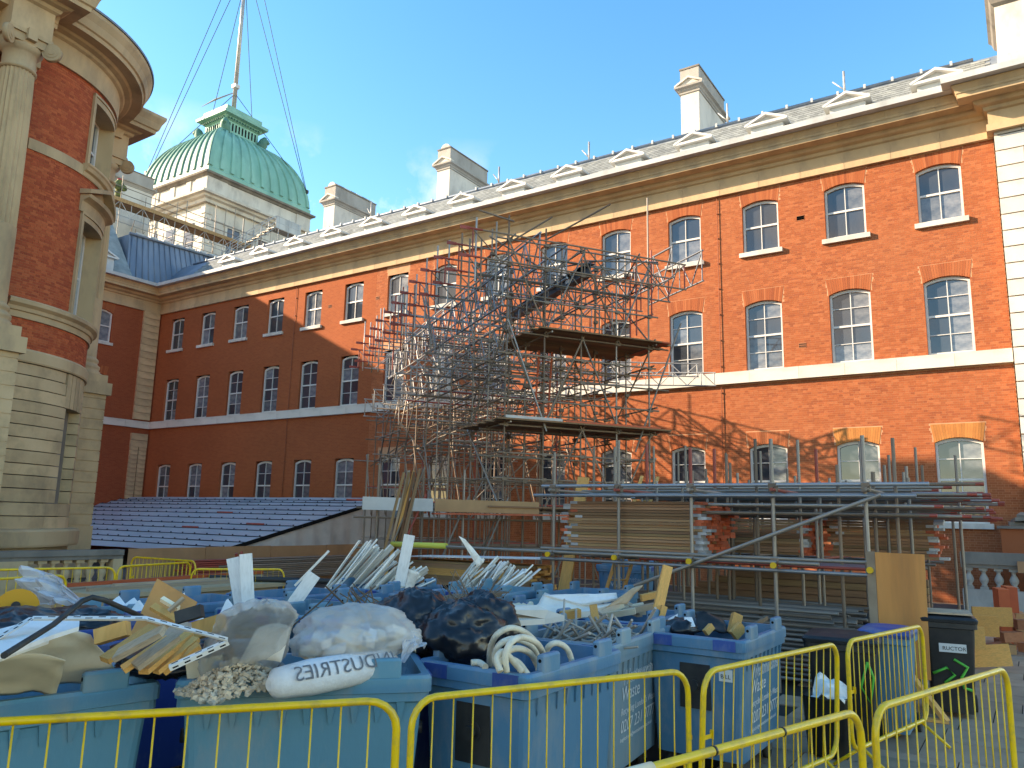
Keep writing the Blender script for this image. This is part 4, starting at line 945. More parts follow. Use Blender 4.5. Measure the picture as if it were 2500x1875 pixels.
# base deck level with long ledgers reaching left
for z, v in ((2.42, -.1), (2.2, .2), (1.5, -.1), (2.62, 1.2)): T(S(-3.4, v, z), S(4.6, v, z), None, .3, .4)
for u in (-3.2, -2.1, -1.05): T(S(u, -.05, .02), S(u, -.05, 3.0+rr()*.8), None); T(S(u, 1.3, .02), S(u, 1.3, 3.2+rr()), None); T(S(u, -.12, .1), S(u+1, -.12, 2.4), None, .1, .4)
tubes.sort(key=lambda t: np.linalg.norm((t[0]+t[1])/2-cC))
for p, q, r, m in tubes[:300]: piece('tube', unit_tube(m), SCAF, tube_mtx(p, q, r))
by = {}
for p, q, r, m in tubes[300:]: tube(by.setdefault(m, MB()), p, q, r, 6, True, rr())
for m, mb in by.items(): stuff_part('further_tubes', mb, m, SCAF)
mb = MB()
for j, v in enumerate(VS):
    for u in US:
        for z in LZ:
            c = S(u+.02, v-.02, z); a = rr()*3; obox(mb, c, (Su, Sv, (0, 0, 1)), (.05+.02*rr(), .05, .045)); tube(mb, c, c+A3(math.cos(a), math.sin(a), .2)*.11, .010, 5)
stuff_part('couplers', mb, 'rusty', SCAF)
for z, u0, u1, v0, v1 in ((4.70, -.15, 4.75, -.28, 2.5), (7.17, .85, 4.8, -.30, 2.45), (2.5, -.4, 4.6, -.2, 1.4)):
    v = v0
    while v < v1:
        s_ = .25*rr(); piece('platform_board', unit_box('board'), SCAF, bar_mtx(S(u0-s_, v, z+.03+rr()*.008), S(u1+.25*rr(), v+.02*rr(), z+.03+rr()*.008), .218, .038))
        if rr() < .5: piece('board_end_band', unit_box('board_red'), SCAF, bar_mtx(S(u1-.25, v, z+.033), S(u1+.02, v, z+.033), .222, .043))
        v += .232
mb = MB(); bar(mb, S(-.1, -.32, 4.80), S(1.5, -.32, 4.80), .03, .07); obj('toe_board', mb, 'render_white', SCAF); mb = MB(); bar(mb, S(1.6, -.33, 4.78), S(4.5, -.33, 4.78), .03, .05); obj('toe_board', mb, 'board_red', SCAF)
# low deck with pale fascia boards, left of the tower
for a, b, m in ((-3.6, -1.9, 'render_white'), (-1.85, .9, 'cardboard')): mb = MB(); bar(mb, S(a, -.25, 2.52), S(b, -.25, 2.52), .03, .30); obj('fascia_board', mb, m, SCAF)
mb = MB(); bar(mb, S(-1.9, -.28, 2.32), S(4.6, -.28, 2.38), .24, .04); obj('platform_board', mb, 'board_red', SCAF)
# ladders of the tower
def ladder(p, q, w, m, label):
    Lr = thing('ladder', label, 'ladder', tuple(p)); p = A3(*p); q = A3(*q); d = (q-p)/np.linalg.norm(q-p); s = Su
    for k in (-1, 1): mb = MB(); bar(mb, p+s*k*w/2, q+s*k*w/2, .06, .03); obj('stile', mb, m, Lr)
    n = int(np.linalg.norm(q-p)/.28)
    for i in range(1, n): mb = MB(); c = p+(q-p)*i/n; tube(mb, c-s*w/2, c+s*w/2, .014, 6); obj('rung', mb, m, Lr)
ladder(S(1.3, .6, 4.75), S(1.6, 1.0, 6.9), .40, 'board_red', 'red ladder standing on the lower scaffold platform')
# lattice beams along and across the bridge
GB = 'lattice beams laid along the scaffold bridge'
for u, zt, va, vb, m, lab in ((.94, 9.97, .0, 11.5, 'galv_blue', 'blue-grey lattice beam along the scaffold bridge, first from the left corner'), (1.76, 9.74, .0, 11.5, 'galv_blue', 'blue-grey lattice beam along the scaffold bridge, just left of the dark steel beam'), (-.12, 8.75, .0, 12.5, 'galv_blue', 'blue-grey lattice beam along the left side of the scaffold bridge, below the cross beam ends'), (.45, 7.6, 1.0, 12.5, 'galv_blue', 'blue-grey lattice beam low along the left side of the scaffold bridge'), (3.4, 9.7, .9, 11.5, 'galv', 'grey lattice beam along the scaffold bridge behind the dark steel beam'), (5.22, 10.26, .0, 3.2, 'galv_shaded', 'blue-grey lattice beam jutting right of the tower, inner of two'), (6.27, 10.30, .0, 3.0, 'galv_shaded', 'blue-grey lattice beam jutting furthest right of the scaffold tower')):
    lattice(lab, GB, S(u, va, zt), S(u, vb, zt), .95, m, .55, fat=1.22)
for k in range(13):
    v = -1+1.12*k; zt = 9.30-.035*v
    lattice('steel lattice beam laid across the scaffold bridge with red left end, upper row', 'upper cross beams of the scaffold bridge', S(-1.5+.12*rr(), v, zt), S(4.7+rr()*.5, v, zt), .72, 'galv_bright' if k > 3 else random.choice(['galv', 'rusty']), .75, red=.3)
for k in range(11):
    v = 2.0+1.1*k; zt = 7.35-.03*v
    lattice('steel lattice beam laid across the scaffold bridge, lower row', 'lower cross beams of the scaffold bridge', S(-1.1+.3*rr(), v, zt), S(4.6+rr()*.3, v, zt), .70, 'galv_bright' if k > 2 else 'galv', .75)
for i, (a, b, lab) in enumerate((((-15.2, 24.3, 8.15), (-9.3, 25.75, 7.72), 'sunlit lattice beam poking out low near the brick wall, upper of two'), ((-15.0, 24.8, 7.75), (-8.7, 25.75, 7.35), 'sunlit lattice beam poking out low near the brick wall, lower of two'))): lattice(lab, 'low lattice beams by the wall', a, b, .45, 'galv_bright', .5)
# dark rolled steel beam
SB = thing('steel_beam', 'dark blue-black rolled steel beam with a white sticker lying on the scaffold', 'beam', tuple(S(2.47, 0, 8.99)))
mb = MB(); a, b = S(2.47, -.02, 0), S(2.47, 6.2, 0)
for z, w, h in ((9.305, .26, .028), (9.0, .26, .028), (9.15, .022, .30)): bar(mb, a+A3(0, 0, z), b+A3(0, 0, z), w, h)
obj('section', mb, 'steel_dark', SB)
mb = MB(); bar(mb, S(2.452, 1.25, 9.17), S(2.452, 1.5, 9.17), .008, .12); obj('sticker', mb, 'white_board', SB)
# planks leaning upright at the left of the tower
for i in range(7):
    p = A3(-11.95+.07*i, 12.9+.1*(i % 3), .9); q = A3(-11.42+.075*i, 13.0+.07*(i % 2), 3.15+.12*rr()); m = ['board', 'timber_grey', 'board', 'timber'][i % 4]
    loose('plank', unit_box(m), bar_mtx(p, q, .05, .2, (.7, -.7, 0)), ['long weathered plank leaning upright beside the scaffold tower'][0], 'plank', 'planks leaning beside the tower')
loose('scaffold_tube', unit_tube('galv'), tube_mtx((-11.6, 12.7, 1.2), (-11.0, 13.2, 3.3), TUBER), 'grey tube leaning against the upright planks', 'tube')
# timber stack and white board behind the bins
for i in range(10):
    for j in range(4):
        x0_ = -11.9+.15*rr(); loose('plank', unit_box('timber' if rr() < .55 else 'board'), bar_mtx((x0_, 14.0+j*.235, .80+i*.050), (-8.75+.2*rr(), 14.0+j*.235, .80+i*.050), .225, .046), 'orange plank in the low stack under the scaffold, behind the white trims', 'plank', 'low plank stack under the scaffold')
for k in range(3): mb = MB(); box(mb, -11.6+k*1.3, -11.4+k*1.3, 13.9, 14.9, 0, .775); tag(obj('trestle', mb, 'dark'), ['dark block under the left end of the low plank stack', 'dark block under the middle of the low plank stack', 'dark block under the right end of the low plank stack'][k], 'trestle')
mb = MB(); bar(mb, (-12.0, 14.3, 1.34), (-8.2, 14.4, 1.44), .9, .02); tag(obj('sheet_board', mb, 'white_board'), 'white sheet lying on top of the low plank stack', 'board')

# ---------------------------------------------------------------- storage rack at the right
RACK = thing('storage_rack', 'steel tube storage rack holding boards and tubes, right of the tower', 'rack', (-4.2, 11.2, 0))
RX = [-6.55, -5.38, -4.20, -3.01, -1.81]; RYS = [11.2, 12.5, 13.8, 15.1, 16.5]
HT = {(-6.55): 3.33, (-5.38): 3.49, (-4.20): 3.33, (-3.01): 3.42, (-1.81): 3.42}
rt = []
for j, y in enumerate(RYS):
    for x in RX:
        h = HT[x] if j == 0 else 2.9+rr()*.9
        m = 'galv' if j == 0 else random.choice(['rusty', 'galv', 'galv'])
        xx = x if j == 0 else x+.25*(rr()-.5)
        rt.append(((xx, y, 0), (xx, y, h), m, .0242 if j else .027))
        if rr() < .15 or (j == 0 and x in (-4.20,)): rt.append(((xx, y, 2.8), (xx, y, h+.002), 'red_tube', .0275))
for x in (-6.0, -4.8, -3.6, -2.4, -1.75): 
    for y in (12.0, 13.3, 14.4, 15.8): 
        if rr() < .75: x_ = x+.3*rr(); rt.append(((x_, y, 0), (x_, y, 2.75+rr()*.8), random.choice(['galv', 'rusty', 'galv', 'galv']), .0242))
for z in (2.77, 1.765, 1.605): rt.append(((-6.75, 11.14, z), (-1.65 if z < 2 else -1.05, 11.14, z), 'galv_blue' if z != 1.765 else 'galv', .0262))
rt.append(((-6.9, 11.13, 2.62), (-1.2, 11.13, 2.62), 'galv_blue', .0262))
for x in RX:
    for z in (2.70, 1.68): rt.append(((x+.05, 10.95, z), (x+.05, 16.7, z), 'galv' if rr() < .6 else 'red_tube', .0242))
for y in RYS[1:]:
    for z in (2.74, 1.62): rt.append(((-6.7, y-.05, z), (-1.4, y-.05, z), random.choice(['galv', 'rusty', 'galv_blue']), .0242))
rt.append((tuple(PY(1500, 1448, 11.05)), tuple(PY(2150, 1208, 11.05)), 'galv', .0275))
rt.append((tuple(PY(1000, 1331, 11.1)), tuple(PY(2000, 1378, 11.1)), 'galv', .027))
for k in range(26):
    x_ = -6.4+5.6*rr(); y = 12.0+4.5*rr(); rt.append(((x_, y, 0), (x_, y, 2.2+1.3*rr()), random.choice(['galv', 'rusty', 'rusty', 'galv']), .0242))
for p, q, m, r in rt: piece('tube', unit_tube(m), RACK, tube_mtx(p, q, r))
for x in RX:
    for z in (2.70, 1.68):
        mb = MB(); obox(mb, (x+.02, 11.16, z+.03), ((1, 0, 0), (0, 1, 0), (0, 0, 1)), (.055, .05, .06)); tube(mb, (x+.02, 11.1, z), (x+.1, 11.0, z+.06), .011, 5); obj('coupler', mb, 'rusty', RACK)
        if z < 2: mb = MB(); tube(mb, (x+.05, 10.955, z), (x+.05, 10.91, z), .041, 14); obj('end_cap', mb, 'cap_yellow', RACK)
mb = MB(); p, q = PY(988, 1329.5, 11.1), PY(1090, 1333, 11.1); tube(mb, p+(p-q)*.32, q, .05, 12); obj('foam_sleeve', mb, 'yellow_foam', RACK)
# boards stored in the rack
G1 = 'scaffold boards stacked in the rack'
def board_stack(x0, x1, y0, z0, layers, wide, label, grp, redf=.3):
    for i in range(layers):
        for j in range(wide):
            a = x0+.12*rr()**2+(.18 if rr() < .2 else 0); b = x1-.10*rr()+(.12 if rr() < .2 else 0); z = z0+i*.0445+.002*rr(); y = y0+j*.232+.03*(rr()-.5)
            o = loose('scaffold_board', unit_box('board'), bar_mtx((a, y, z), (b, y, z+.004*rr()), .225, .039), label, 'board', grp); RM[o] = o.matrix_world.copy()
            if j == 0:
                for s, e in ((a-.003, a+.13), (b-.13, b+.003)):
                    k = bpy.data.objects.new('end_band', unit_box('board_red' if rr() < redf else 'board_end')); COL.objects.link(k); k.parent = o; k.matrix_parent_inverse = RM[o].inverted(); k.matrix_basis = bar_mtx((s, y, z+.001), (e, y, z+.001), .229, .0425)
            else:
                k = bpy.data.objects.new('end_band', unit_box('board_red')); COL.objects.link(k); k.parent = o; k.matrix_parent_inverse = RM[o].inverted(); k.matrix_basis = bar_mtx((b-.1, y, z+.001), (b+.003, y, z+.001), .229, .0425)
board_stack(-6.5, -4.02, 11.45, 1.80, 17, 5, 'weathered board in the neat front stack of the storage rack', G1)
board_stack(-4.9, -3.0, 13.5, 1.76, 13, 3, 'weathered board in the second stack, deep in the storage rack', 'boards in the second rack stack')
board_stack(-3.0, -1.2, 14.0, 1.76, 14, 2, 'weathered board in the third stack, at the right of the storage rack', 'boards in the third rack stack', .6)
# tubes stored in the rack
for k in range(48):
    y = 11.35+rr()*4.8; z = 2.80 if k % 3 == 0 else 2.66-.05*rr(); z = random.choice([2.80, 2.66, 2.50, 2.38]); x1_ = -1.3+rr()*.95
    o = loose('scaffold_tube', unit_tube(random.choice(['galv', 'galv_blue', 'galv', 'rusty'])), tube_mtx((-6.4+rr()*1.2, y, z), (x1_, y+.05, z), TUBER), 'grey steel tube lying across the top of the storage rack', 'tube', 'tubes on top of the rack'); RM[o] = o.matrix_world.copy()
    e = bpy.data.objects.new('painted_end', unit_tube('red_tube')); COL.objects.link(e); e.parent = o; e.matrix_parent_inverse = RM[o].inverted(); e.matrix_basis = tube_mtx((x1_-.5-.5*rr(), y+.05, z), (x1_+.003, y+.05, z), TUBER*1.04)
for k in range(8):
    y = 11.4+k*.16; loose('scaffold_tube', unit_tube('galv_blue' if k % 2 else 'red_tube'), tube_mtx((-5.2+rr(), y, 1.665), (-1.6+.3*rr(), y, 1.665), TUBER), 'steel tube lying on the lower shelf of the storage rack', 'tube', 'tubes on the lower shelf of the rack')
for i in range(15):
    for j in range(6):
        y = 11.75+j*.27+(i % 2)*.03; z = .10+i*.066; x1_ = -1.75-.6*rr()-(.25*i/15); m = random.choice(['galv', 'rusty', 'galv', 'galv', 'red_tube' if i in (2, 3, 4) else 'galv'])
        loose('scaffold_tube', unit_tube(m), tube_mtx((-6.3+rr()*.6, y+.05*rr(), z), (x1_, y+.05*rr(), z), TUBER*1.05), 'steel tube in the big pile on the ground inside the storage rack', 'tube', 'tubes piled on the ground in the rack')
for k in range(5): loose('timber_beam', unit_box('board'), bar_mtx((-5.6+.3*k, 13.7, .95+.11*k), (-1.4, 13.7+.02*k, .95+.11*k), .2, .10), 'dark timber beam lying above the tube pile in the storage rack', 'beam', 'timber beams in the rack')
# tall board, blocks, propped boards at the right end of the rack
BRD = thing('plywood_board', 'tall orange-brown plywood board standing on a timber prop at the end of the rack', 'board', (-1.4, 11.15, 0))
mb = MB(); poly(mb, [(-1.70, 10.98, .42), (-1.16, 10.98, .42), (-1.14, 10.98, 1.90), (-1.70, 10.98, 1.905)], .022, (0, 1, 0)); obj('sheet', mb, 'ply', BRD)
mb = MB(); box(mb, -1.80, -1.702, 10.97, 11.03, .5, 1.91); obj('batten', mb, 'timber_grey', BRD)
mb = MB(); bar(mb, (-1.50, 10.94, .45), (-1.62, 10.7, .0), .07, .05); bar(mb, (-1.40, 10.95, .50), (-1.0, 10.75, .02), .08, .05); bar(mb, (-1.52, 10.96, .40), (-1.36, 10.96, .44), .2, .12); bar(mb, (-1.66, 10.70, .02), (-.98, 10.75, .02), .12, .03); obj('prop', mb, 'timber', BRD)
for i, (x, y, z, w, a) in enumerate(((-1.05, 14.6, .55, .6, .1), (-.95, 16.0, .6, .7, .25), (-.75, 17.3, .65, .7, .5), (-.9, 15.2, .2, .9, .35))):
    o = loose('board_offcut', unit_box('timber'), mtx_of((x, y, z), ((math.cos(a), math.sin(a), .25*(i == 3)), (0, 0, 1), (-math.sin(a), math.cos(a), 0)), (w, .34, .04)), ['short pale board leaning at the rack end, nearest', 'short pale board leaning at the rack end, second', 'short pale board leaning at the rack end, furthest', 'long pale board tipped down on the pavement at the rack end'][i], 'board')
for i, (x, y) in enumerate(((-.62, 18.4), (-.50, 19.2))): mb = MB(); obox(mb, (x, y, .55), ((1, .2, 0), (-.2, 1, 0), (0, 0, 1)), (.09, .30, .55)); box(mb, x-.2, x+.2, y-.35, y-.25, 0, .08); tag(obj('plastic_barrier', mb, 'orange_plastic'), ['orange-red plastic barrier board at the rack end, nearer', 'orange-red plastic barrier board at the rack end, further'][i], 'barrier')
for i in range(16):
    x, y = -.75+.6*rr(), 17.4+2.2*rr(); a = rr()*3; c_, s_ = math.cos(a), math.sin(a); tl = .4*(rr()-.5)
    loose('brick', unit_box('terracotta' if i % 3 else 'cardboard'), mtx_of((x, y, .09+.22*(i//6)), ((c_, s_, tl), (-s_, c_, 0), (-tl*c_, -tl*s_, 1)), (.34, .20, .17)), 'hollow terracotta block in the tumbled heap by the balustrade', 'block', 'terracotta blocks in the heap')
mb = MB()
for i in range(60): x, y = -.35+.55*rr(), 18.6+2.0*rr(); a = rr()*3; obox(mb, (x, y, .03+.07*rr()), ((math.cos(a), math.sin(a), .3*rr()), (-math.sin(a), math.cos(a), 0), (0, 0, 1)), (.05+.06*rr(), .04+.04*rr(), .03+.03*rr()), rr())
o = obj('rubble', mb, 'terracotta'); tag(o, 'broken terracotta rubble scattered at the foot of the balustrade', 'rubble', None, 'stuff')

# ---------------------------------------------------------------- temporary roof and hoarding at the left
TENT = thing('temporary_roof', 'low sloping blue-grey sheeted temporary roof with tube battens at the left', 'roof', (-35, 23, 0))
def tz(y): return 3.05-(27-y)*.25
YB = [27.2, 26.53, 26.05, 25.4, 24.5, 23.7, 22.8, 21.85, 21.05, 20.2, 19.4, 18.7, 18.0]; X0, X1 = -46, -24.5
for a, b in zip(YB, YB[1:]):
    mb = MB(); n = 24; v = []
    for i in range(n+1):
        x = X0+(X1-X0)*i/n
        for t in (0, .33, .67, 1):
            y = a+(b-a)*t; v.append((x, y, tz(y)-.05*math.sin(math.pi*t)*(1+.5*math.sin(i*2.1+a*7))+.006*math.sin(i*5.3)))
    mb.add(v, [(i*4+j, i*4+4+j, i*4+5+j, i*4+1+j) for i in range(n) for j in range(3)], True); obj('sheet_panel', mb, 'tent', TENT)
for k, y in enumerate(YB[1:-1]):
    mb = MB(); tube(mb, (X0, y, tz(y)+.015), (X1+.1-.3*rr(), y, tz(y)+.015), .019, 8)
    x = X1-.4-.3*rr()
    while x > X0: box(mb, x-.018, x+.018, y-.025, y+.025, tz(y)+.02, tz(y)+.075); x -= .82
    obj('batten', mb, 'tent_tube', TENT)
    if k in (4, 6, 7): mb = MB(); x = X1-3-5*rr(); tube(mb, (x, y, tz(y)+.052), (x+1.1, y, tz(y)+.052), .040, 8); obj('batten_sleeve', mb, 'red_tube', TENT)
mb = MB(); v = []; n = 40
for i in range(n+1):
    y = 17.9+(27.3-17.9)*i/n; d = .05*math.sin(i*1.7)+.03*math.sin(i*.61)
    v += [(X1+.03+d*.3, y, tz(y)-.03), (X1+.06+d, y, (tz(y))*.5), (X1+.08+d*1.3, y, 0)]
mb.add(v, [(i*3+j, i*3+3+j, i*3+4+j, i*3+1+j) for i in range(n) for j in range(2)], True); obj('gable_sheet', mb, 'sheet', TENT)
mb = MB(); bar(mb, (X1+.05, 17.9, tz(17.9)+.02), (X1+.05, 27.3, tz(27.3)+.02), .06, .14); obj('verge_beam', mb, 'dark', TENT)
HRD = thing('hoarding', 'low brown plywood hoarding between the left balustrade and the scaffold', 'hoarding', (-20, 16, 0))
y = 12.0
for k in range(4): mb = MB(); box(mb, -20.03, -20.0, y+.004, y+2.33, 0, 1.24+.012*(k % 2)); obj('hoarding_panel', mb, 'ply_dark', HRD); y += 2.34
for i in range(11):
    for j in range(3):
        y0_ = 13.0+.35*rr(); m = random.choice(['galv', 'rusty', 'galv']); o = loose('scaffold_tube', unit_tube(m), tube_mtx((-19.5+j*.06+.01*(i % 2), y0_, .32+i*.058), (-19.5+j*.06, 19.2+.5*rr(), .32+i*.058), .027), 'steel tube in the low stack against the brown hoarding', 'tube', 'tubes stacked along the hoarding'); RM[o] = o.matrix_world.copy()
        e = bpy.data.objects.new('painted_end', unit_tube('red_tube')); COL.objects.link(e); e.parent = o; e.matrix_parent_inverse = RM[o].inverted(); e.matrix_basis = tube_mtx((-19.5+j*.06+.01*(i % 2), y0_-.003, .32+i*.058), (-19.5+j*.06+.008, y0_+1.0+.8*rr(), .32+i*.058), .0282)
for i, (a, b) in enumerate((((-19.2, 14.6, .2), (-19.1, 14.9, 1.15)), ((-19.2, 15.05, .2), (-19.1, 14.7, 1.1)))): loose('red_post', unit_tube('red_tube'), tube_mtx(a, b, .04), ['red post leaning left across the tube stack', 'red post leaning right across the tube stack'][i], 'post')
mb = MB(); box(mb, -13.9, -12.2, 6.9, 10.4, 0, .86); box(mb, -14.0, -12.1, 6.8, 10.5, .86, .93); tag(obj('stone_block', mb, 'stone'), 'long tan stone ledge behind the left bins', 'ledge')
for i, (a, b, m, lab) in enumerate((((-13.2, 6.9, 1.0), (-13.3, 10.9, 1.04), 'orange_plastic', 'orange plastic rail lying on the tan stone ledge'), ((-12.7, 7.0, .96), (-12.6, 10.3, .96), 'timber_grey', 'grey batten lying along the front of the stone ledge'), ((-13.0, 7.6, .97), (-12.9, 10.6, .98), 'timber_grey', 'grey batten lying in the middle of the stone ledge'))): loose('batten', unit_box(m), bar_mtx(a, b, .10, .06), lab, 'batten')
loose('pipe', unit_tube('iron'), tube_mtx((-13.2, 9.6, 1.0), (-10.6, 11.6, .95), .05), 'dark grey pipe lying behind the left bins', 'pipe')

# ---------------------------------------------------------------- scaffold walkway, stair and worker on the far roof
WALK = thing('roof_walkway', 'tube scaffold walkway with guard rails along the roof below the green dome', 'scaffold', (-53, 32, 20))
wk = []
p0, p1 = PX(255, 488, -54.0), PX(600, 590, -54.0)
wd = p1-p0; wd[2] = 0; wd[0] = 0; wz = (p0[2]+p1[2])/2; A_ = A3(-54, p0[1]-1.5, wz); Bq = A3(-54, p1[1]+.5, wz)
for dx in (0, -1.3):
    for z in (0, .55, 1.1, -1.1): wk.append((A_+A3(dx, 0, z), Bq+A3(dx, 0, z), 'galv_bright' if z < 0 else 'galv', .03))
n = 16
for i in range(n+1):
    c = A_+(Bq-A_)*i/n
    if i % 3 == 0:
        for dx in (0, -1.3): wk.append((c+A3(dx, 0, -5.0), c+A3(dx, 0, 1.5+.8*rr()), 'galv', .03))
    if i < n:
        d_ = A_+(Bq-A_)*(i+1)/n; a_, b_ = (c, d_) if i % 2 else (d_, c); wk.append((a_, b_+A3(0, 0, -1.1), 'galv_bright', .024)); wk.append((c+A3(.0, 0, 0), c+A3(0, 0, -1.1), 'galv_bright', .02))
for i in range(12):
    y = 41.5+i*1.05; wk.append((A3(-60.8, y, 24), A3(-60.8, y, 29.5+rr()*1.5), 'galv', .03))
for z in (25.5, 26.6, 27.7, 28.8): wk.append((A3(-60.8, 41, z), A3(-60.8, 54.5, z), 'galv', .03)); wk.append((A3(-73, 40.2, z), A3(-60.6, 40.2, z), 'galv', .03))
for i in range(30): y = A_[1]+(Bq[1]-A_[1])*rr(); wk.append((A3(-54+1.0*rr(), y, wz-1.1-rr()), A3(-54.5+1.5*rr(), y+2*rr()-1, wz-3.6-1.2*rr()), random.choice(['galv', 'rusty']), .026))
for p, q, m, r in wk: piece('tube', unit_tube(m), WALK, tube_mtx(p, q, r))
for k in range(5): mb = MB(); bar(mb, A_+A3(-.15-.26*k, 0, -.04), Bq+A3(-.15-.26*k, 0, -.04), .23, .05); obj('walk_board', mb, 'board', WALK)
mb = MB(); bar(mb, A_+A3(.05, 0, .06), Bq+A3(.05, 0, .06), .03, .28); obj('toe_board', mb, 'board', WALK)
STR = thing('roof_stair', 'grey metal access stair with handrails rising over the roof beside the tower', 'stair', (-47, 34, 18))
a, b = PX(540, 633, -50.5), PX(655, 560, -50.5)
for dx in (0, .9):
    for z in (0, .5, 1.0): mb = MB(); tube(mb, a+A3(dx, 0, z), b+A3(dx, 0, z), .032, 6); tube(mb, b+A3(dx, 0, z), b+A3(dx, 2.6, z), .032, 6); obj('rail', mb, 'galv_bright', STR)
    for i in range(7): c = a+(b-a)*i/6; mb = MB(); tube(mb, c+A3(dx, 0, -.3), c+A3(dx, 0, 1.0), .028, 6); obj('post', mb, 'galv_bright', STR)
for i in range(10): c = a+(b-a)*i/9; mb = MB(); box(mb, c[0], c[0]+.9, c[1]-.15, c[1]+.15, c[2]-.05, c[2]); obj('tread', mb, 'galv', STR)
mb = MB(); box(mb, b[0], b[0]+.9, b[1], b[1]+2.6, b[2]-.06, b[2]); obj('landing', mb, 'galv', STR)
for i in range(3): mb = MB(); c = b+A3(.9, .3+i*1.0, 0); tube(mb, c+A3(0, 0, -2.2), c+A3(0, 0, 1.1), .03, 6); obj('post', mb, 'galv_bright', STR)
mb = MB(); poly(mb, [b+A3(.9, 0, 0), b+A3(.9, 2.6, 0), b+A3(.9, 2.6, 1.0), b+A3(.9, 0, 1.0)], .02, (1, 0, 0)); obj('mesh_panel', mb, 'lead_pale', STR)
# worker on the walkway
def worker(base):
    W = thing('person', 'worker in a red helmet and green hi-vis jacket standing on the roof walkway', 'person', tuple(base))
    b = A3(*base)
    sk = [(0, 0, .92), (0, 0, 1.15), (0, 0, 1.42), (0, 0, 1.52), (0, .02, 1.66), (0, .09, .5), (0, .11, .06), (0, -.09, .5), (0, -.12, .06), (0, .19, 1.42), (.12, .27, 1.16), (.32, .22, 1.10), (0, -.19, 1.42), (.10, -.28, 1.16), (.32, -.22, 1.08), (.14, .11, .03), (.14, -.12, .03), (0, 0, 1.76), (.40, .22, 1.10), (.40, -.22, 1.08)]
    ed = [(0, 1), (1, 2), (2, 3), (3, 4), (4, 17), (0, 5), (5, 6), (6, 15), (0, 7), (7, 8), (8, 16), (2, 9), (9, 10), (10, 11), (11, 18), (2, 12), (12, 13), (13, 14), (14, 19)]
    ra = [.15, .15, .17, .06, .10, .085, .06, .085, .06, .075, .055, .045, .075, .055, .045, .05, .05, .08, .04, .04]
    me = bpy.data.meshes.new('body'); me.from_pydata([tuple(b+A3(*p)) for p in sk], ed, []); o = put(bpy.data.objects.new('body', me), 'hivis', W)
    md = o.modifiers.new('skin', 'SKIN'); md.use_smooth_shade = True
    if not me.skin_vertices: me.skin_vertices.new() if hasattr(me.skin_vertices, 'new') else None
    return W, o, ra
wpos = A3(-54.6, PX(285, 500, -54.6)[1], wz+.02)
W_, wo_, ra_ = worker(wpos)
if not wo_.data.skin_vertices:
    import bmesh
    bm = bmesh.new(); bm.from_mesh(wo_.data); L_ = bm.verts.layers.skin.verify()
    for i, v in enumerate(bm.verts): v[L_].radius = (ra_[i], ra_[i]); v[L_].use_root = (i == 0)
    bm.to_mesh(wo_.data); bm.free()
wo_.modifiers.new('sub', 'SUBSURF').levels = 1
mb = MB(); lathe(mb, [(.155, 0), (.15, .06), (.12, .12), (.06, .155), (.0, .165)], tuple(wpos+A3(0, .0, 1.74)), 14); obj('helmet', mb, 'helmet', W_)
mb = MB(); lathe(mb, [(.10, .0), (.105, .1), (.09, .18)], tuple(wpos+A3(.01, 0, 1.57)), 12); obj('face', mb, 'skin', W_)
for s in (-1, 1): mb = MB(); sweep(mb, [wpos+A3(0, .05*s, .92), wpos+A3(0, .09*s, .5), wpos+A3(0, .11*s, .03)], [.125, .10, .085], 10); obj('trouser_leg', mb, 'clothes_dark', W_)

# ================================================================ yellow barriers
def PD(x, y, d): return cC + ray(x, y)*d          # the point at axial distance d behind a photo pixel
BLEN = 2.3
def make_barrier():
    B = thing('crowd_barrier', 'x', 'barrier'); h, r, w = 1.17, .0215, BLEN
    pts = []; cr = .16
    def arc(cx, cz, a0, a1): return [(cx+cr*math.cos(a), 0, cz+cr*math.sin(a)) for a in np.linspace(a0, a1, 6)]
    P = arc(cr, .22+cr, 1.5*math.pi, math.pi)[0:]+arc(cr, h-cr, math.pi, math.pi/2)+arc(w-cr, h-cr, math.pi/2, 0)+arc(w-cr, .22+cr, 0, -math.pi/2)
    mb = MB(); sweep(mb, P, r, 12, closed=True); obj('frame', mb, 'yellow', B, True)
    bm = mesh1(lambda m: tube(m, (0, 0, 0), (0, 0, 1), .0052, 6), 'bar', 'yellow'); n = 16
    for i in range(1, n): piece('bar', bm, B, Matrix.Translation((w*i/n, 0, .22)) @ Matrix.Diagonal((1, 1, h-.22, 1)), True)
    for x in (.25, w-.25):
        mb = MB(); tube(mb, (x, 0, .22), (x, -.27, .015), .016, 8); tube(mb, (x, 0, .22), (x, .27, .015), .016, 8); obj('foot', mb, 'yellow', B, True)
    mb = MB(); bar(mb, (.02, 0, .72), (.13, 0, .72), .006, .03); bar(mb, (.13, 0, .70), (.13, 0, .76), .03, .006, (1, 0, 0)); obj('hook', mb, 'yellow', B, True); mb = MB(); bar(mb, (w-.02, 0, .72), (w+.03, 0, .72), .012, .03); obj('eye', mb, 'yellow', B, True)
    learn(B); return B
BP = make_barrier()
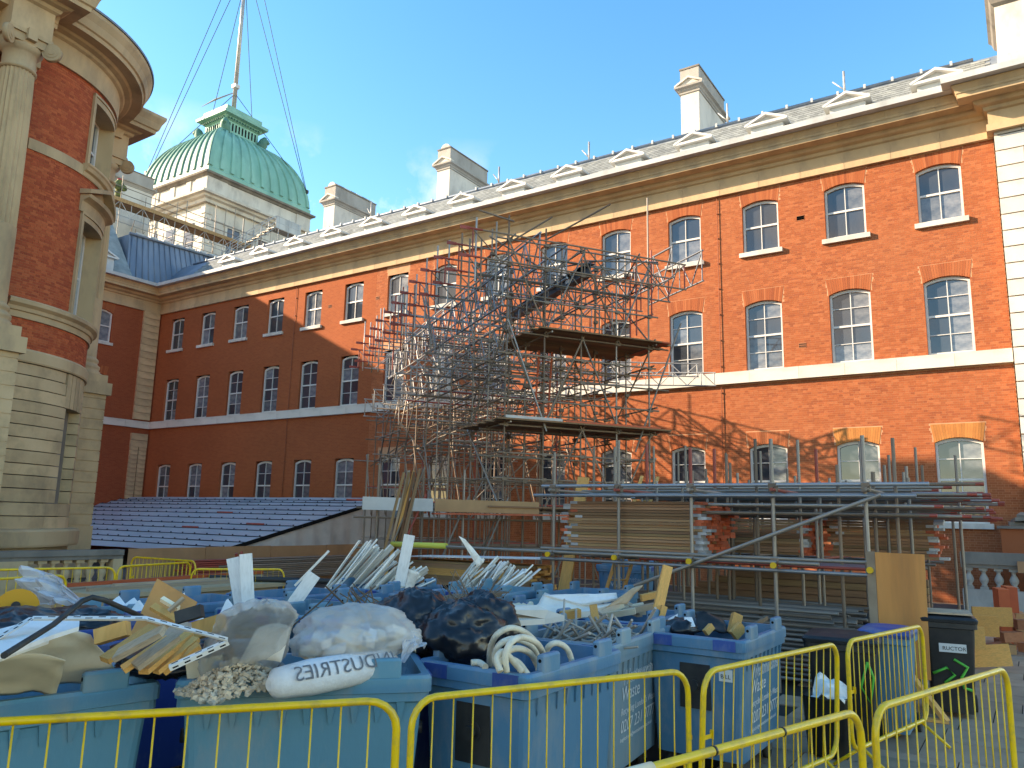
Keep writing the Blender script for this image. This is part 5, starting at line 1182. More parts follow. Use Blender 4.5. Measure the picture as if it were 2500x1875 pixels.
BARS = [((-4.66, 1.55), (-3.13, 3.60), 'yellow crowd barrier at the lower left, before the leftmost front bins'), ((-3.07, 3.66), (-2.14, 5.58), 'yellow crowd barrier in front of the bin with the coiled hose'), ((-2.09, 5.62), (-1.62, 7.78), 'yellow crowd barrier beside the rightmost blue waste bin'), ((-1.51, 7.95), (-1.09, 9.80), 'yellow crowd barrier before the black and blue wheelie bins'), ((-1.53, 3.02), (-.91, 5.06), 'yellow crowd barrier crossing the bottom edge, with dark tape rings'), ((-.85, 5.15), (-.25, 7.31), 'yellow crowd barrier at the right end, over the paving'),
        ((-14.98, 6.2), (-14.40, 8.42), 'yellow crowd barrier far left behind the bins, at the picture edge'), ((-14.55, 8.55), (-15.05, 10.45), 'yellow crowd barrier by the stone ledge, second from the left'), ((-17.5, 10.6), (-15.3, 10.75), 'yellow crowd barrier before the brown hoarding'), ((-13.2, 9.2), (-12.15, 10.5), 'yellow crowd barrier end poking up behind the two white planks'), ((-12.8, 4.7), (-13.1, 6.85), 'yellow crowd barrier lowest at the left edge, behind the plastic sheet')]
for i, (a, b, lab) in enumerate(BARS):
    o = BP if i == 0 else copy_tree(BP); L = math.hypot(b[0]-a[0], b[1]-a[1]); o.location = (a[0], a[1], 0); o.rotation_euler = (rad(3) if i == 2 else 0, 0, math.atan2(b[1]-a[1], b[0]-a[0])); o.scale = (L/BLEN, 1, 1)
    tag(o, lab, 'barrier', 'yellow crowd barriers')
for k in (.35, .62):
    p = A3(-1.53, 3.02, 1.17)*(1-k)+A3(-.91, 5.06, 1.17)*k; mb = MB(); d = A3(.62, 2.04, 0); d /= np.linalg.norm(d); tube(mb, p-d*.008, p+d*.008, .0235, 12); tag(obj('tape_ring', mb, 'black_plastic'), 'dark tape ring round the near barrier rail, ' + ('left' if k < .5 else 'right'), 'tape')
p = A3(-1.47, 3.22, 1.17); mb = MB(); tube(mb, p-d*.10, p+d*.10, .027, 12); tag(obj('tape_wrap', mb, 'card'), 'buff tape wrapped round the near barrier at the bottom edge', 'tape')

# ================================================================ blue waste bins
def rring(hx, hy, r, z, n=3):
    P = []
    for cx, cy, a in ((hx-r, hy-r, 0), (-hx+r, hy-r, 90), (-hx+r, -hy+r, 180), (hx-r, -hy+r, 270)):
        for i in range(n+1): t = rad(a+90*i/n); P.append((cx+r*math.cos(t), cy+r*math.sin(t), z))
    return P
def rings(mb, R, cap0=True, cap1=True, sm=False):
    k = len(R[0]); v = [p for r in R for p in r]; f = [(i*k+j, i*k+(j+1) % k, (i+1)*k+(j+1) % k, (i+1)*k+j) for i in range(len(R)-1) for j in range(k)]
    if cap0: f.append(tuple(range(k-1, -1, -1)))
    if cap1: f.append(tuple((len(R)-1)*k+j for j in range(k)))
    mb.add(v, f, sm)
BX, BY, RZ = .46, .685, 1.22
def make_bin(m):
    B = thing('waste_bin', 'x', 'bin')
    mb = MB(); rings(mb, [rring(.395, .59, .06, .19), rring(.43, .645, .06, 1.00), rring(.435, .65, .06, 1.05), rring(BX, BY, .05, 1.065), rring(BX, BY, .05, 1.10), rring(BX, BY, .05, 1.115), rring(BX+.012, BY+.012, .05, 1.12), rring(BX+.012, BY+.012, .05, RZ-.02), rring(BX, BY, .05, RZ), rring(BX-.045, BY-.045, .05, RZ), rring(BX-.05, BY-.05, .05, 1.12), rring(.395, .60, .05, 1.0), rring(.365, .555, .05, .26)], True, True)
    for s in (-1, 1):                                   # wedges under the lip
        for i in range(9):
            y = -.52+i*.13; x0 = s*.437; v = [(x0, y-.008, .94), (x0, y+.008, .94), (s*.455, y+.025, 1.07), (s*.455, y-.025, 1.07), (x0-s*.02, y-.03, 1.07), (x0-s*.02, y+.03, 1.07)]
            mb.add(v, [(0, 1, 2, 3), (0, 3, 4), (1, 5, 2), (2, 5, 4, 3)])
    obj('body', mb, m, B, True)
    lug = mesh1(lambda q: (rings(q, [rring(.028, .115, .012, 0), rring(.028, .115, .012, .10), rring(.018, .105, .012, .115)])), 'lug', m)
    hole = mesh1(lambda q: tube(q, (0, -.1165, .075), (0, .1165, .075), .013, 8), 'hole', 'dark')
    for sx in (-1, 1):
        for y in (-.40, .40):
            l = piece('lug', lug, B, Matrix.Translation((sx*(BX-.018), y, RZ-.01)), True); RM[l] = Matrix.Identity(4); piece('hole', hole, l, Matrix.Identity(4), True)
    slot = mesh1(lambda q: box(q, -.10, .10, -.006, .006, -.045, .045), 'handle_recess', 'bin_deep')
    for sy in (-1, 1):
        for x in (-.29, .29): piece('handle_recess', slot, B, Matrix.Translation((x, sy*(BY+.011), 1.165)), True)
        mb = MB(); box(mb, -.14, .14, sy*.625-.02, sy*.625+.02, .60, .98); P_ = obj('trunnion_plate', mb, 'black_plastic', B, True)
        mb = MB(); tube(mb, (0, sy*.63, .80), (0, sy*.70, .80), .045, 12); tube(mb, (0, sy*.63, .80), (0, sy*.655, .80), .07, 12); obj('trunnion', mb, 'black_plastic', P_, True)
    for sx in (-1, 1):
        for sy in (-1, 1):
            mb = MB(); x, y = sx*.30, sy*.46; box(mb, x-.05, x+.05, y-.05, y+.05, .17, .20); box(mb, x-.036, x-.030, y-.035, y+.035, .08, .18); box(mb, x+.030, x+.036, y-.035, y+.035, .08, .18); Cc = obj('caster', mb, 'galv', B, True)
            mb = MB(); tube(mb, (x-.024, y, .095), (x+.024, y, .095), .095, 18); obj('wheel', mb, 'rubber', Cc, True)
    learn(B); return B
PROTO = {}
def bin_at(x, y, deg, m, label, grp='blue waste bins'):
    if m not in PROTO: PROTO[m] = make_bin(m); o = PROTO[m]
    else: o = copy_tree(PROTO[m])
    o.location = (x, y, 0); o.rotation_euler = (0, 0, rad(deg)); o.scale = (1, 1, 1); RM[o] = Matrix.Translation((x, y, 0)) @ Matrix.Rotation(rad(deg), 4, 'Z')
    tag(o, label, 'bin', grp); return o
BN = {}
for k, x, y, dg, m, lab in (
    ('A', -5.12, 2.36, -12, 'bin_teal', 'faded blue waste bin at the lower left, full of tan sheets and planks'),
    ('B', -4.12, 3.83, -43, 'bin_teal', 'faded blue waste bin holding the clear rubble bags and printed sack'),
    ('C', -3.24, 5.14, 0, 'bin_blue', 'blue waste bin holding a coiled cream hose'),
    ('D', -3.42, 6.58, 5, 'bin_pale', 'pale weathered blue waste bin full of grey sticks, white print on its side'),
    ('E', -2.61, 7.62, 0, 'bin_blue', 'rightmost blue waste bin with dark panels and timber ends inside'),
    ('F', -3.78, 8.12, 2, 'bin_blue', 'blue waste bin with an upright timber post, behind the bin of sticks'),
    ('G', -4.52, 6.80, 0, 'bin_blue', 'blue waste bin topped with a torn white plaster slab'),
    ('H', -4.66, 5.36, 0, 'bin_deep', 'deep blue waste bin buried under black refuse bags'),
    ('I', -5.72, 6.20, 0, 'bin_teal', 'blue waste bin just behind the lying clear bag, twigs across it'),
    ('J', -5.62, 7.66, 0, 'bin_blue', 'blue waste bin with rusty wire, behind the black bags'),
    ('K', -6.86, 6.10, 2, 'bin_teal', 'empty blue waste bin left of the twigs'),
    ('L', -6.80, 7.60, 0, 'bin_blue', 'empty blue waste bin in the middle of the crowd of bins'),
    ('O', -4.95, 8.55, 0, 'bin_teal', 'blue waste bin under the long bent foam slab'),
    ('P', -5.35, 10.15, 0, 'bin_blue', 'blue waste bin in the back row, right of the second trim bundle'),
    ('M', -6.50, 9.50, 0, 'bin_teal', 'blue waste bin holding the right bundle of white trims'),
    ('N', -7.95, 8.85, 0, 'bin_blue', 'blue waste bin holding the left bundle of white trims'),
    ('Q', -8.10, 7.15, 0, 'bin_blue', 'blue waste bin with upright white planks'),
    ('R', -8.20, 5.65, 0, 'bin_blue', 'blue waste bin in the back row behind the brown panel'),
    ('S', -6.35, 3.75, -6, 'bin_deep', 'deep blue waste bin half hidden behind the planks at the left'),
    ('T', -7.75, 4.15, 0, 'bin_teal', 'blue waste bin in the back row at the left, white scraps on it'),
    ('U', -8.90, 3.30, 0, 'bin_blue', 'blue waste bin under the blown plastic sheet at the far left'),
    ('V', -6.75, 2.30, -8, 'bin_deep', 'deep blue waste bin with black sacks at the left edge'),
    ('X', -8.05, 17.4, -90, 'bin_blue', 'distant blue waste bin seen through the storage rack')):
    BN[k] = bin_at(x, y, dg, m, lab)
    if k in 'AB': BN[k].scale = (1, 1.10, .97 if k == 'A' else 1)
# printing on the bins
dg_ = None
def text_mesh(s, size, name='lettering', mirror=False, outline=0.0):
    cu = bpy.data.curves.new(name, 'FONT'); cu.body = s; cu.size = size; cu.extrude = .0006; cu.align_x = 'LEFT'; cu.resolution_u = 3
    if outline: cu.fill_mode = 'NONE'; cu.extrude = 0; cu.bevel_depth = outline; cu.bevel_resolution = 0
    ob = bpy.data.objects.new('tmp', cu); COL.objects.link(ob); bpy.context.view_layer.update()
    me = bpy.data.meshes.new_from_object(ob.evaluated_get(bpy.context.evaluated_depsgraph_get())); bpy.data.objects.remove(ob); me.name = name; me.materials.clear(); return me
tl = .082; vz = A3(-(-tl), 0, 1); vz = A3(tl, 0, 1); vz /= np.linalg.norm(vz); ux_ = A3(0, 1, 0); nx_ = np.cross(ux_, vz)
TXT = [(text_mesh('Westminster', .17, outline=.0022), -.40, .86), (text_mesh('Waste', .17), -.40, .73), (text_mesh("Recycling London's Waste", .085), -.40, .62), (text_mesh('0207 231 0777', .145), -.40, .48), (text_mesh('knightsbridge@westminsterwaste.co.uk', .050), -.40, .41)]
for k in ('D', 'E', 'X', 'C'):
    for me, y, z in TXT:
        if k == 'C' and z > .8: continue
        x = .395+(z-.19)*.0432+.004
        if k == 'C': continue
        piece('lettering', me, BN[k], mtx_of((x, y, z), (ux_, vz, nx_), (1, 1, 1)), True, 'white_print')
mb = MB(); box(mb, .22, .34, -.648, -.643, .86, .96); st = obj('sticker', mb, 'sticker', BN['E'], True)
piece('lettering', text_mesh('BILL', .05), st, mtx_of((.235, -.6495, .885), ((1, 0, 0), (0, 0, 1), (0, -1, 0)), (1, 1, 1)), True, 'dark')

# ================================================================ rubbish in the bins
from mathutils import noise as mn
def patch(mb, c, bulge, n=10, t=.012, wob=.0, seed=0, curl=0.0, flat=False):
    """a bent sheet over four corners"""
    c = [np.asarray(q, float) for q in c]; b = np.asarray(bulge, float); v = []; nr = np.cross(c[1]-c[0], c[3]-c[0]); nr /= np.linalg.norm(nr)
    for i in range(n+1):
        for j in range(n+1):
            s, q = i/n, j/n; p = c[0]*(1-s)*(1-q)+c[1]*s*(1-q)+c[2]*s*q+c[3]*(1-s)*q
            p = p + b*(4*s*(1-s)) + nr*wob*mn.noise(Vector((s*4+seed, q*4, seed*1.7))) + nr*curl*(q*q)
            v.append(p)
    m = len(v); k = n+1; f = [(i*k+j, (i+1)*k+j, (i+1)*k+j+1, i*k+j+1) for i in range(n) for j in range(n)]
    v2 = [p-nr*t for p in v]; f2 = [tuple(m+a for a in q[::-1]) for q in f]
    ed = [i*k for i in range(n)]; f3 = []
    for i in range(n):
        f3 += [(i*k, m+i*k, m+(i+1)*k, (i+1)*k), ((i+1)*k+n, m+(i+1)*k+n, m+i*k+n, i*k+n), (i+1, m+i+1, m+i, i), (n*k+i, m+n*k+i, m+n*k+i+1, n*k+i+1)]
    mb.add(v+v2, f+f2+f3, [not flat]*(len(f)*2)+[False]*len(f3)); return mb
def blob(mb, c, r, seed, amp=.18, fr=1.6, n=28, rot=0.0, pinch=None, crease=0.0, flat=False):
    v = []; ca, sa = math.cos(rot), math.sin(rot)
    for i in range(n//2+1):
        th = math.pi*i/(n//2)
        for j in range(n):
            ph = 2*math.pi*j/n; d = Vector((math.sin(th)*math.cos(ph), math.sin(th)*math.sin(ph), math.cos(th)))
            k = 1+amp*mn.noise(d*fr+Vector((seed*3.1, seed, 0)))+amp*.5*mn.noise(d*fr*2.7+Vector((seed, 5, 0)))
            if crease: k += crease*((1-min(1, abs(mn.noise(d*fr*1.5+Vector((0, seed, 9)))*1.6)))**5+.7*(1-min(1, abs(mn.noise(d*fr*3.1+Vector((seed, 2, 9)))*1.5)))**4+.4*(1-min(1, abs(mn.noise(Vector((d.x*7, d.y*7, d.z*3))+Vector((seed, 7, 1)))*1.5)))**3-.5)
            if pinch and d.z > .4: k *= 1-pinch*0; 
            x, y, z = d.x*r[0]*k, d.y*r[1]*k, d.z*r[2]*k
            v.append((c[0]+x*ca-y*sa, c[1]+x*sa+y*ca, c[2]+z))
    f = []
    for i in range(n//2):
        for j in range(n):
            q = (i*n+j, i*n+(j+1) % n, (i+1)*n+(j+1) % n, (i+1)*n+j)
            f += [q] if not flat else ([(q[0], q[1], q[2]), (q[0], q[2], q[3])] if (i+j) % 2 else [(q[0], q[1], q[3]), (q[1], q[2], q[3])])
    mb.add(v, f, not flat); return mb
def th1(name, mb, m, label, cat, grp=None, kind=None): return tag(obj(name, mb, m), label, cat, grp, kind)
# --- bin A: sheets, boards, planks, angle strips, bent pipe
mb = MB(); patch(mb, [PZ(-110, 1722, 1.14), PZ(322, 1690, 1.10), PZ(222, 1552, 1.48), PZ(-90, 1585, 1.50)], (0, 0, .07), 18, .006, .02, 3); th1('lino_sheet', mb, 'card', 'large tan sheet folded over in the front left bin', 'sheet')
mb = MB(); patch(mb, [PZ(-110, 1730, 1.17), PZ(135, 1704, 1.15), PZ(160, 1612, 1.40), PZ(-100, 1640, 1.42)], (0, 0, .05), 12, .006, .02, 5); th1('lino_sheet', mb, 'card', 'smaller tan sheet tucked in at the left picture edge', 'sheet')
mb = MB(); poly(mb, [PZ(-60, 1632, 1.56), PZ(130, 1560, 1.56), PZ(192, 1540, 1.58), PZ(194, 1512, 1.60), PZ(90, 1522, 1.60), PZ(-60, 1562, 1.58)], .022, (0, 0, 1)); th1('ceiling_board', mb, 'white_board', 'white broken ceiling board lying on the tan sheets', 'board')
mb = MB(); poly(mb, [PZ(-60, 1608, 1.50), PZ(60, 1578, 1.50), PZ(122, 1555, 1.52), PZ(118, 1572, 1.50), PZ(40, 1600, 1.48), PZ(-60, 1640, 1.47)], .018, (0, 0, 1)); th1('ceiling_board', mb, 'white_board', 'narrow white broken board under the bent dark pipe', 'board')
mb = MB(); sweep(mb, [PZ(10, 1600, 1.62), PZ(130, 1525, 1.66), PZ(200, 1468, 1.74), PZ(225, 1458, 1.76), PZ(255, 1465, 1.74), PZ(345, 1505, 1.62)], .014, 10); th1('bent_pipe', mb, 'iron', 'bent dark pipe arching over the front left bin', 'pipe')
AN = [(PZ(-10, 1560, 1.60), PZ(78, 1508, 1.66)), (PZ(78, 1508, 1.66), PZ(355, 1508, 1.66)), (PZ(355, 1508, 1.66), PZ(556, 1560, 1.54)), (PZ(556, 1562, 1.53), PZ(412, 1626, 1.40))]
ANL = ['white slotted angle strip rising at the left edge', 'white slotted angle strip running level over the planks', 'white slotted angle strip sloping down to the clear bag', 'white slotted angle strip doubling back under the others']
for (a, b), lab in zip(AN, ANL):
    A_ = thing('slotted_angle', lab, 'metal strip', tuple(a)); mb = MB(); bar(mb, a, b, .028, .003, (.3, -.3, 1)); d, s, u = frame_of(b-a, (.3, -.3, 1)); bar(mb, a+s*.014-u*.012, b+s*.014-u*.012, .003, .026, (.3, -.3, 1)); obj('strip', mb, 'white_board', A_)
    n = int(np.linalg.norm(b-a)/.055); mb = MB()
    for i in range(n): c = a+(b-a)*(i+.5)/n; obox(mb, c+u*.0012+s*.006*(1 if i % 2 else -1), (d, s, u), (.017, .0035, .001)); obox(mb, c+s*.0162-u*.012, (d, s, u), (.015, .001, .004))
    o = obj('slots', mb, 'dark', A_); o['kind'] = 'stuff'
PLK = [((255, 1612), (375, 1532), 1.42, .075, 'timber'), ((300, 1635), (412, 1560), 1.38, .05, 'timber'), ((330, 1628), (432, 1552), 1.40, .07, 'timber_grey'), ((350, 1640), (462, 1548), 1.36, .06, 'timber'), ((380, 1640), (480, 1560), 1.34, .05, 'timber'), ((285, 1600), (400, 1538), 1.46, .09, 'timber_grey'), ((400, 1640), (487, 1575), 1.32, .05, 'timber')]
PLL = ['broad sawn plank lying highest in the slanting plank pile', 'thin orange plank edge under the broad plank', 'grey plank between orange ones in the slanting pile', 'orange plank in the middle of the slanting pile', 'narrow orange plank, second from the right of the slanting pile', 'grey-faced plank at the back of the slanting pile', 'narrow orange plank at the right end of the slanting pile']
for (a, b, h, w, m), lab in zip(PLK, PLL): loose('plank', unit_box(m), bar_mtx(PZ(*a, h), PZ(*b, h+.14), w, .03, (.2, -.5, 1)), lab, 'plank')
a, b, c_, e_ = PD(384, 1412, 5.6), PD(482, 1470, 5.55), PD(402, 1566, 5.15), PD(312, 1560, 5.1)
mb = MB(); nn = np.cross(b-a, e_-a); nn /= np.linalg.norm(nn); poly(mb, [a, b, c_, e_], .02, nn); bp_ = th1('cabinet_panel', mb, 'ply', 'brown square wood panel standing tilted above the left bins', 'panel'); RM[bp_] = Matrix.Identity(4)
for p, q, w, m in ((PD(372, 1480, 5.25), PD(440, 1520, 5.2), .05, 'timber'), (PD(395, 1462, 5.28), PD(436, 1486, 5.25), .03, 'card'), (PD(449, 1460, 5.25), PD(412, 1492, 5.2), .02, 'timber_grey')): mb = MB(); bar(mb, p-nn*.02*0, q, w, .03, nn); obj('batten', mb, m, bp_)
for i, (x, y, h, w, m) in enumerate(((275, 1545, 1.50, .10, 'timber'), (463, 1500, 1.60, .085, 'iron'), (505, 1532, 1.50, .12, 'timber'), (430, 1545, 1.50, .09, 'twig_grey'))):
    c = PZ(x, y, h); mb = MB(); obox(mb, c, ((.75, .6, .3), (-.6, .77, -.2), (-.35, 0, .94)), (w*.9, w*.45, w*.42)); th1('wood_block', mb, m, ['sawn timber block end up behind the tan sheets', 'charred black wood block beside the brown panel', 'short orange timber block right of the brown panel', 'round log stub on the slanting planks'][i], 'wood block')
# --- bin B: bags, sack, gravel
def bag_upright():
    mb = MB(); n = 64
    cols = [(PZ(580, 1655, 1.20), .20), (PZ(588, 1610, 1.32), .225), (PZ(602, 1570, 1.45), .225), (PZ(622, 1530, 1.57), .21), (PZ(638, 1500, 1.67), .19), (PZ(645, 1478, 1.735), .14), (PZ(650, 1467, 1.765), .06), (PZ(650, 1465, 1.77), .004)]
    v = []; m = 30
    for i in range(m+1):
        t = i/m*(len(cols)-1); k = min(int(t), len(cols)-2); f = t-k; c = cols[k][0]*(1-f)+cols[k+1][0]*f; r = cols[k][1]*(1-f)+cols[k+1][1]*f
        for j in range(n):
            a = 2*math.pi*j/n; q = Vector((math.cos(a)*2.2, math.sin(a)*2.2, i*.14)); w = 1+.20*mn.noise(q)-.16*abs(mn.noise(q*2.3))+.05*mn.noise(q*6)
            v.append(c+A3(math.cos(a)*r*w, math.sin(a)*r*w*1.05, .02*mn.noise(q*1.7)))
    mb.add(v, [(i*n+j, i*n+(j+1) % n, (i+1)*n+(j+1) % n, (i+1)*n+j) for i in range(m) for j in range(n)], True); return mb
th1('clear_bag', bag_upright(), 'poly_dusty', 'upright dusty clear plastic bag of plaster scraps', 'bag')
c = PZ(640, 1590, 1.40); mb = MB(); patch(mb, [c+A3(-.1, -.1, -.1), c+A3(.1, .06, -.06), c+A3(.12, .1, .14), c+A3(-.05, -.02, .12)], (0, 0, .03), 6, .01); th1('plaster_piece', mb, 'plaster', 'tan plaster piece showing inside the upright clear bag', 'plaster')
mb = MB(); c = (PZ(725, 1600, 1.34)+PZ(990, 1570, 1.36))/2; a0, a1 = PZ(725, 1590, 1.36), PZ(985, 1565, 1.38); dv = a1-a0; rot = math.atan2(dv[1], dv[0]); blob(mb, c+A3(0, 0, .08), (np.linalg.norm(dv)*.56, .26, .20), 4, .18, 1.5, 80, rot, None, .06)
for i in range(26):
    q = c+dv*(rr()-.5)*.8+A3(.16*(rr()-.5), .16*(rr()-.5), .02+.14*(rr()-.5)); a_ = rr()*6; m_ = MB(); obox(m_, q, ((math.cos(a_), math.sin(a_), .4), (-math.sin(a_), math.cos(a_), .3), (.2, -.3, 1)), (.03+.06*rr(), .02+.04*rr(), .008+.02*rr())); th1('plaster_piece', m_, random.choice(['plaster', 'card', 'white_board', 'rubble']), 'broken plaster piece inside the lying clear bag', 'plaster', 'plaster inside the lying bag')
th1('clear_bag', mb, 'poly_dusty', 'clear plastic bag lying full behind the printed sack', 'bag')
mb = MB(); a, b = PZ(655, 1672, 1.25), PZ(962, 1616, 1.27); pts = [a+(b-a)*t for t in (0, .05, .3, .6, .9, 1)]; sweep(mb, pts, [.03, .085, .105, .10, .085, .05], 18); sk_ = th1('printed_sack', mb, 'sack', 'rolled white woven sack with mirrored grey lettering', 'sack'); RM[sk_] = Matrix.Identity(4)
d, s, u = frame_of(b-a); tocam = cC-(a+b)/2; tocam -= d*(tocam @ d); tocam /= np.linalg.norm(tocam); up_ = np.cross(tocam, d); up_ = up_ if up_[2] > 0 else -up_
me = text_mesh('INDUSTRIES', .125)
import bmesh
bm = bmesh.new(); bm.from_mesh(me); bmesh.ops.triangulate(bm, faces=bm.faces); bmesh.ops.subdivide_edges(bm, edges=[e for e in bm.edges if e.calc_length() > .02], cuts=4, use_grid_fill=True); bmesh.ops.triangulate(bm, faces=bm.faces); bm.to_mesh(me); bm.free()
sx = np.linalg.norm(b-a)*.80/max(v.co.x for v in me.vertices)
for v in me.vertices:                                 # wrap the print round the roll
    t = v.co.y/.105; x = .07+v.co.x*sx; v_ = b-d*x + (tocam*math.cos(t-.1)+up_*math.sin(t-.1))*(.107-v.co.z*0)
    v.co = Vector(tuple(v_))
obj('lettering', me, 'ink', sk_)
mb = MB(); a, b = PZ(990, 1600, 1.33), PZ(1040, 1565, 1.40); patch(mb, [PZ(985, 1622, 1.28), PZ(1040, 1580, 1.36), PZ(1030, 1552, 1.42), PZ(980, 1560, 1.42)], (0, 0, .04), 7, .004, .07, 8, 0, True); th1('printed_bag', mb, 'poly', 'crumpled clear bag end with faint print beside the black bags', 'bag')
mb = MB(); gc = PZ(545, 1662, 1.24); ex_ = PZ(640, 1640, 1.26)-gc; ex_ /= np.linalg.norm(ex_)
for i in range(1300):
    t = rr(); s_ = rr()-.5; h = .16*(1-abs(2*t-1)**1.5)*(1-abs(2*s_)**2); c = gc+ex_*(t-.35)*.55+np.cross((0, 0, 1), ex_)*s_*.45+A3(0, 0, -.05+h*rr()**.3); k = .004+.010*rr()**2.2; a = rr()*6
    obox(mb, c, ((math.cos(a), math.sin(a), .4), (-math.sin(a), math.cos(a), .2), (.1, .3, 1)), (k*1.3, k, k*.7), rr())
th1('gravel', mb, 'rubble', 'pile of pale gravel and plaster crumbs in the second front bin', 'gravel', None, 'stuff')
mb = MB(); bar(mb, PZ(470, 1585, 1.38)*0+PZ(455, 1640, 1.26), PZ(545, 1618, 1.30), .004, .10, (0, 0, 1)); th1('cream_board', mb, 'card', 'cream board edge between the two front bins', 'board')
mb = MB(); bar(mb, PZ(655, 1625, 1.27), PZ(700, 1640, 1.24), .06, .05); bar(mb, PZ(670, 1618, 1.29), PZ(705, 1650, 1.24), .05, .04); th1('metal_channel', mb, 'galv', 'short grey metal channel lying by the gravel', 'metal')
# --- bin C: the hose
def hose(label, pts, r=.022): 
    P = []; pts = [np.asarray(p, float) for p in pts]; n = len(pts)
    for i in range(n-1):
        p0, p1, p2, p3 = pts[max(i-1, 0)], pts[i], pts[i+1], pts[min(i+2, n-1)]
        for t in np.linspace(0, 1, 7)[:-1]: P.append(.5*((2*p1)+(-p0+p2)*t+(2*p0-5*p1+4*p2-p3)*t*t+(-p0+3*p1-3*p2+p3)*t**3))
    P.append(pts[-1]); mb = MB(); sweep(mb, P, r, 10); return mb
H = lambda *q: [PD(x, y, d) for x, y, d in q]
HS = [(H((1195, 1625, 5.6), (1198, 1580, 5.5), (1215, 1548, 5.45), (1250, 1533, 5.5), (1290, 1550, 5.6), (1325, 1590, 5.75), (1335, 1605, 5.8)), 'tallest loop of the cream hose'), (H((1212, 1625, 5.3), (1208, 1600, 5.3), (1222, 1572, 5.3), (1255, 1560, 5.4), (1295, 1575, 5.5), (1318, 1610, 5.6)), 'second loop of the cream hose'), (H((1237, 1640, 5.0), (1234, 1600, 5.0), (1248, 1568, 5.05), (1275, 1556, 5.15), (1310, 1570, 5.3), (1328, 1600, 5.45)), 'front grey-white loop of the hose'), (H((1215, 1632, 5.1), (1230, 1598, 5.15), (1262, 1583, 5.25), (1295, 1596, 5.35), (1312, 1625, 5.4), (1315, 1640, 5.35)), 'low wide loop of the cream hose'), (H((1222, 1640, 4.95), (1212, 1610, 5.0), (1225, 1592, 5.05), (1240, 1600, 5.1), (1275, 1640, 5.1)), 'small tight loop of the hose at the front'), (H((1235, 1605, 5.1), (1265, 1618, 5.15), (1290, 1650, 5.1)), 'hose end running to the front rim'), (H((1330, 1600, 5.7), (1340, 1578, 5.65), (1360, 1570, 5.65), (1385, 1585, 5.7), (1397, 1618, 5.7)), 'separate grey-white hose loop at the right of the bin'), (H((1150, 1618, 5.3), (1170, 1618, 5.3), (1185, 1628, 5.2)), 'short hose end at the left of the coil')]
for pts, lab in HS: th1('hose', hose(lab, pts), 'hose', lab, 'hose', 'hose loops in the bin')
# --- black bags on bin H
for (x, y, dd, r, sd, lab) in ((1010, 1535, 6.1, (.30, .30, .24), 1, 'black refuse bag at the left of the heap, bulging round'), (1115, 1548, 5.95, (.30, .28, .21), 2, 'black refuse bag in the middle, crumpled'), (1180, 1535, 6.15, (.24, .26, .22), 3, 'black refuse bag at the right, knotted'), (985, 1512, 6.5, (.22, .2, .14), 6, 'small blue-black bag behind the other bags')):
    mb = MB(); blob(mb, PD(x, y, dd), (r[0]*1.15, r[1]*1.15, r[2]*1.2), sd, .20, 1.6, 72, .5, None, .075); th1('refuse_bag', mb, 'bag_black', lab, 'bag', 'black refuse bags')
mb = MB(); c = PZ(1218, 1535, 1.30); obox(mb, c, ((.8, .6, 0), (-.6, .8, .1), (0, -.1, 1)), (.03, .22, .16)); th1('cardboard_box', mb, 'cardboard', 'brown cardboard flap between black bags and plaster slab', 'cardboard')
mb = MB(); poly(mb, [PZ(1168, 1498, 1.40), PZ(1200, 1502, 1.42), PZ(1232, 1490, 1.44), PZ(1310, 1490, 1.44), PZ(1338, 1503, 1.40), PZ(1378, 1516, 1.36), PZ(1330, 1524, 1.33), PZ(1240, 1530, 1.33)], .045, (0, 0, 1)); th1('plaster_slab', mb, 'plaster', 'broad torn white plaster slab lying over a bin', 'slab')
mb = MB(); patch(mb, [PD(1302, 1492, 8.2), PD(1400, 1500, 8.0), PD(1512, 1470, 8.3), PD(1330, 1446, 8.5)], (0, 0, -.05), 14, .07, .03, 4); th1('foam_slab', mb, 'plaster', 'long sagging cream slab lying over the bins in the middle', 'slab')
mb = MB(); patch(mb, [PD(1325, 1452, 8.45), PD(1420, 1475, 8.3), PD(1508, 1462, 8.3), PD(1505, 1448, 8.35)], (0, 0, .0), 10, .035, .02, 9); th1('foam_slab', mb, 'white_board', 'white-edged upper layer of the sagging slab', 'slab')
mb = MB(); patch(mb, [PD(1470, 1490, 8.0), PD(1530, 1475, 8.2), PD(1570, 1428, 8.4), PD(1520, 1455, 8.2)], (0, 0, .02), 8, .015, .02, 2); th1('board_piece', mb, 'timber_grey', 'bent grey-brown board rising behind the sticks', 'board')
# --- sticks, wires, twigs
def sticks(name, n, fn, m, label, cat, grp, rad_=.006):
    for i in range(n):
        p, q = fn(i); loose(name, unit_tube(m, 6), tube_mtx(p, q, rad_*(.7+.7*rr())), label, cat, grp)
def fD(i):
    c = A3(-3.42+.34*(rr()-.5)*1.9, 6.58+1.0*(rr()-.5), 1.10+.12*rr()); a = rr()*6.28; e = rad(5+50*rr()**2); l = .22+.22*rr(); dv = A3(math.cos(a)*math.cos(e), math.sin(a)*math.cos(e), math.sin(e)); return c-dv*l*.4, c+dv*l*.8
sticks('stick', 80, fD, 'twig_grey', 'grey snapped stick in the pale bin of sticks', 'stick', 'sticks in the pale bin', .011)
def fJ(i):
    c = A3(-5.3+.45*(rr()-.5), 7.25+.6*(rr()-.5), 1.25+.1*rr()); a = rr()*6.28; e = rad(10+60*rr()); l = .25+.25*rr(); dv = A3(math.cos(a)*math.cos(e), math.sin(a)*math.cos(e), math.sin(e)); return c-dv*l*.3, c+dv*l*.8
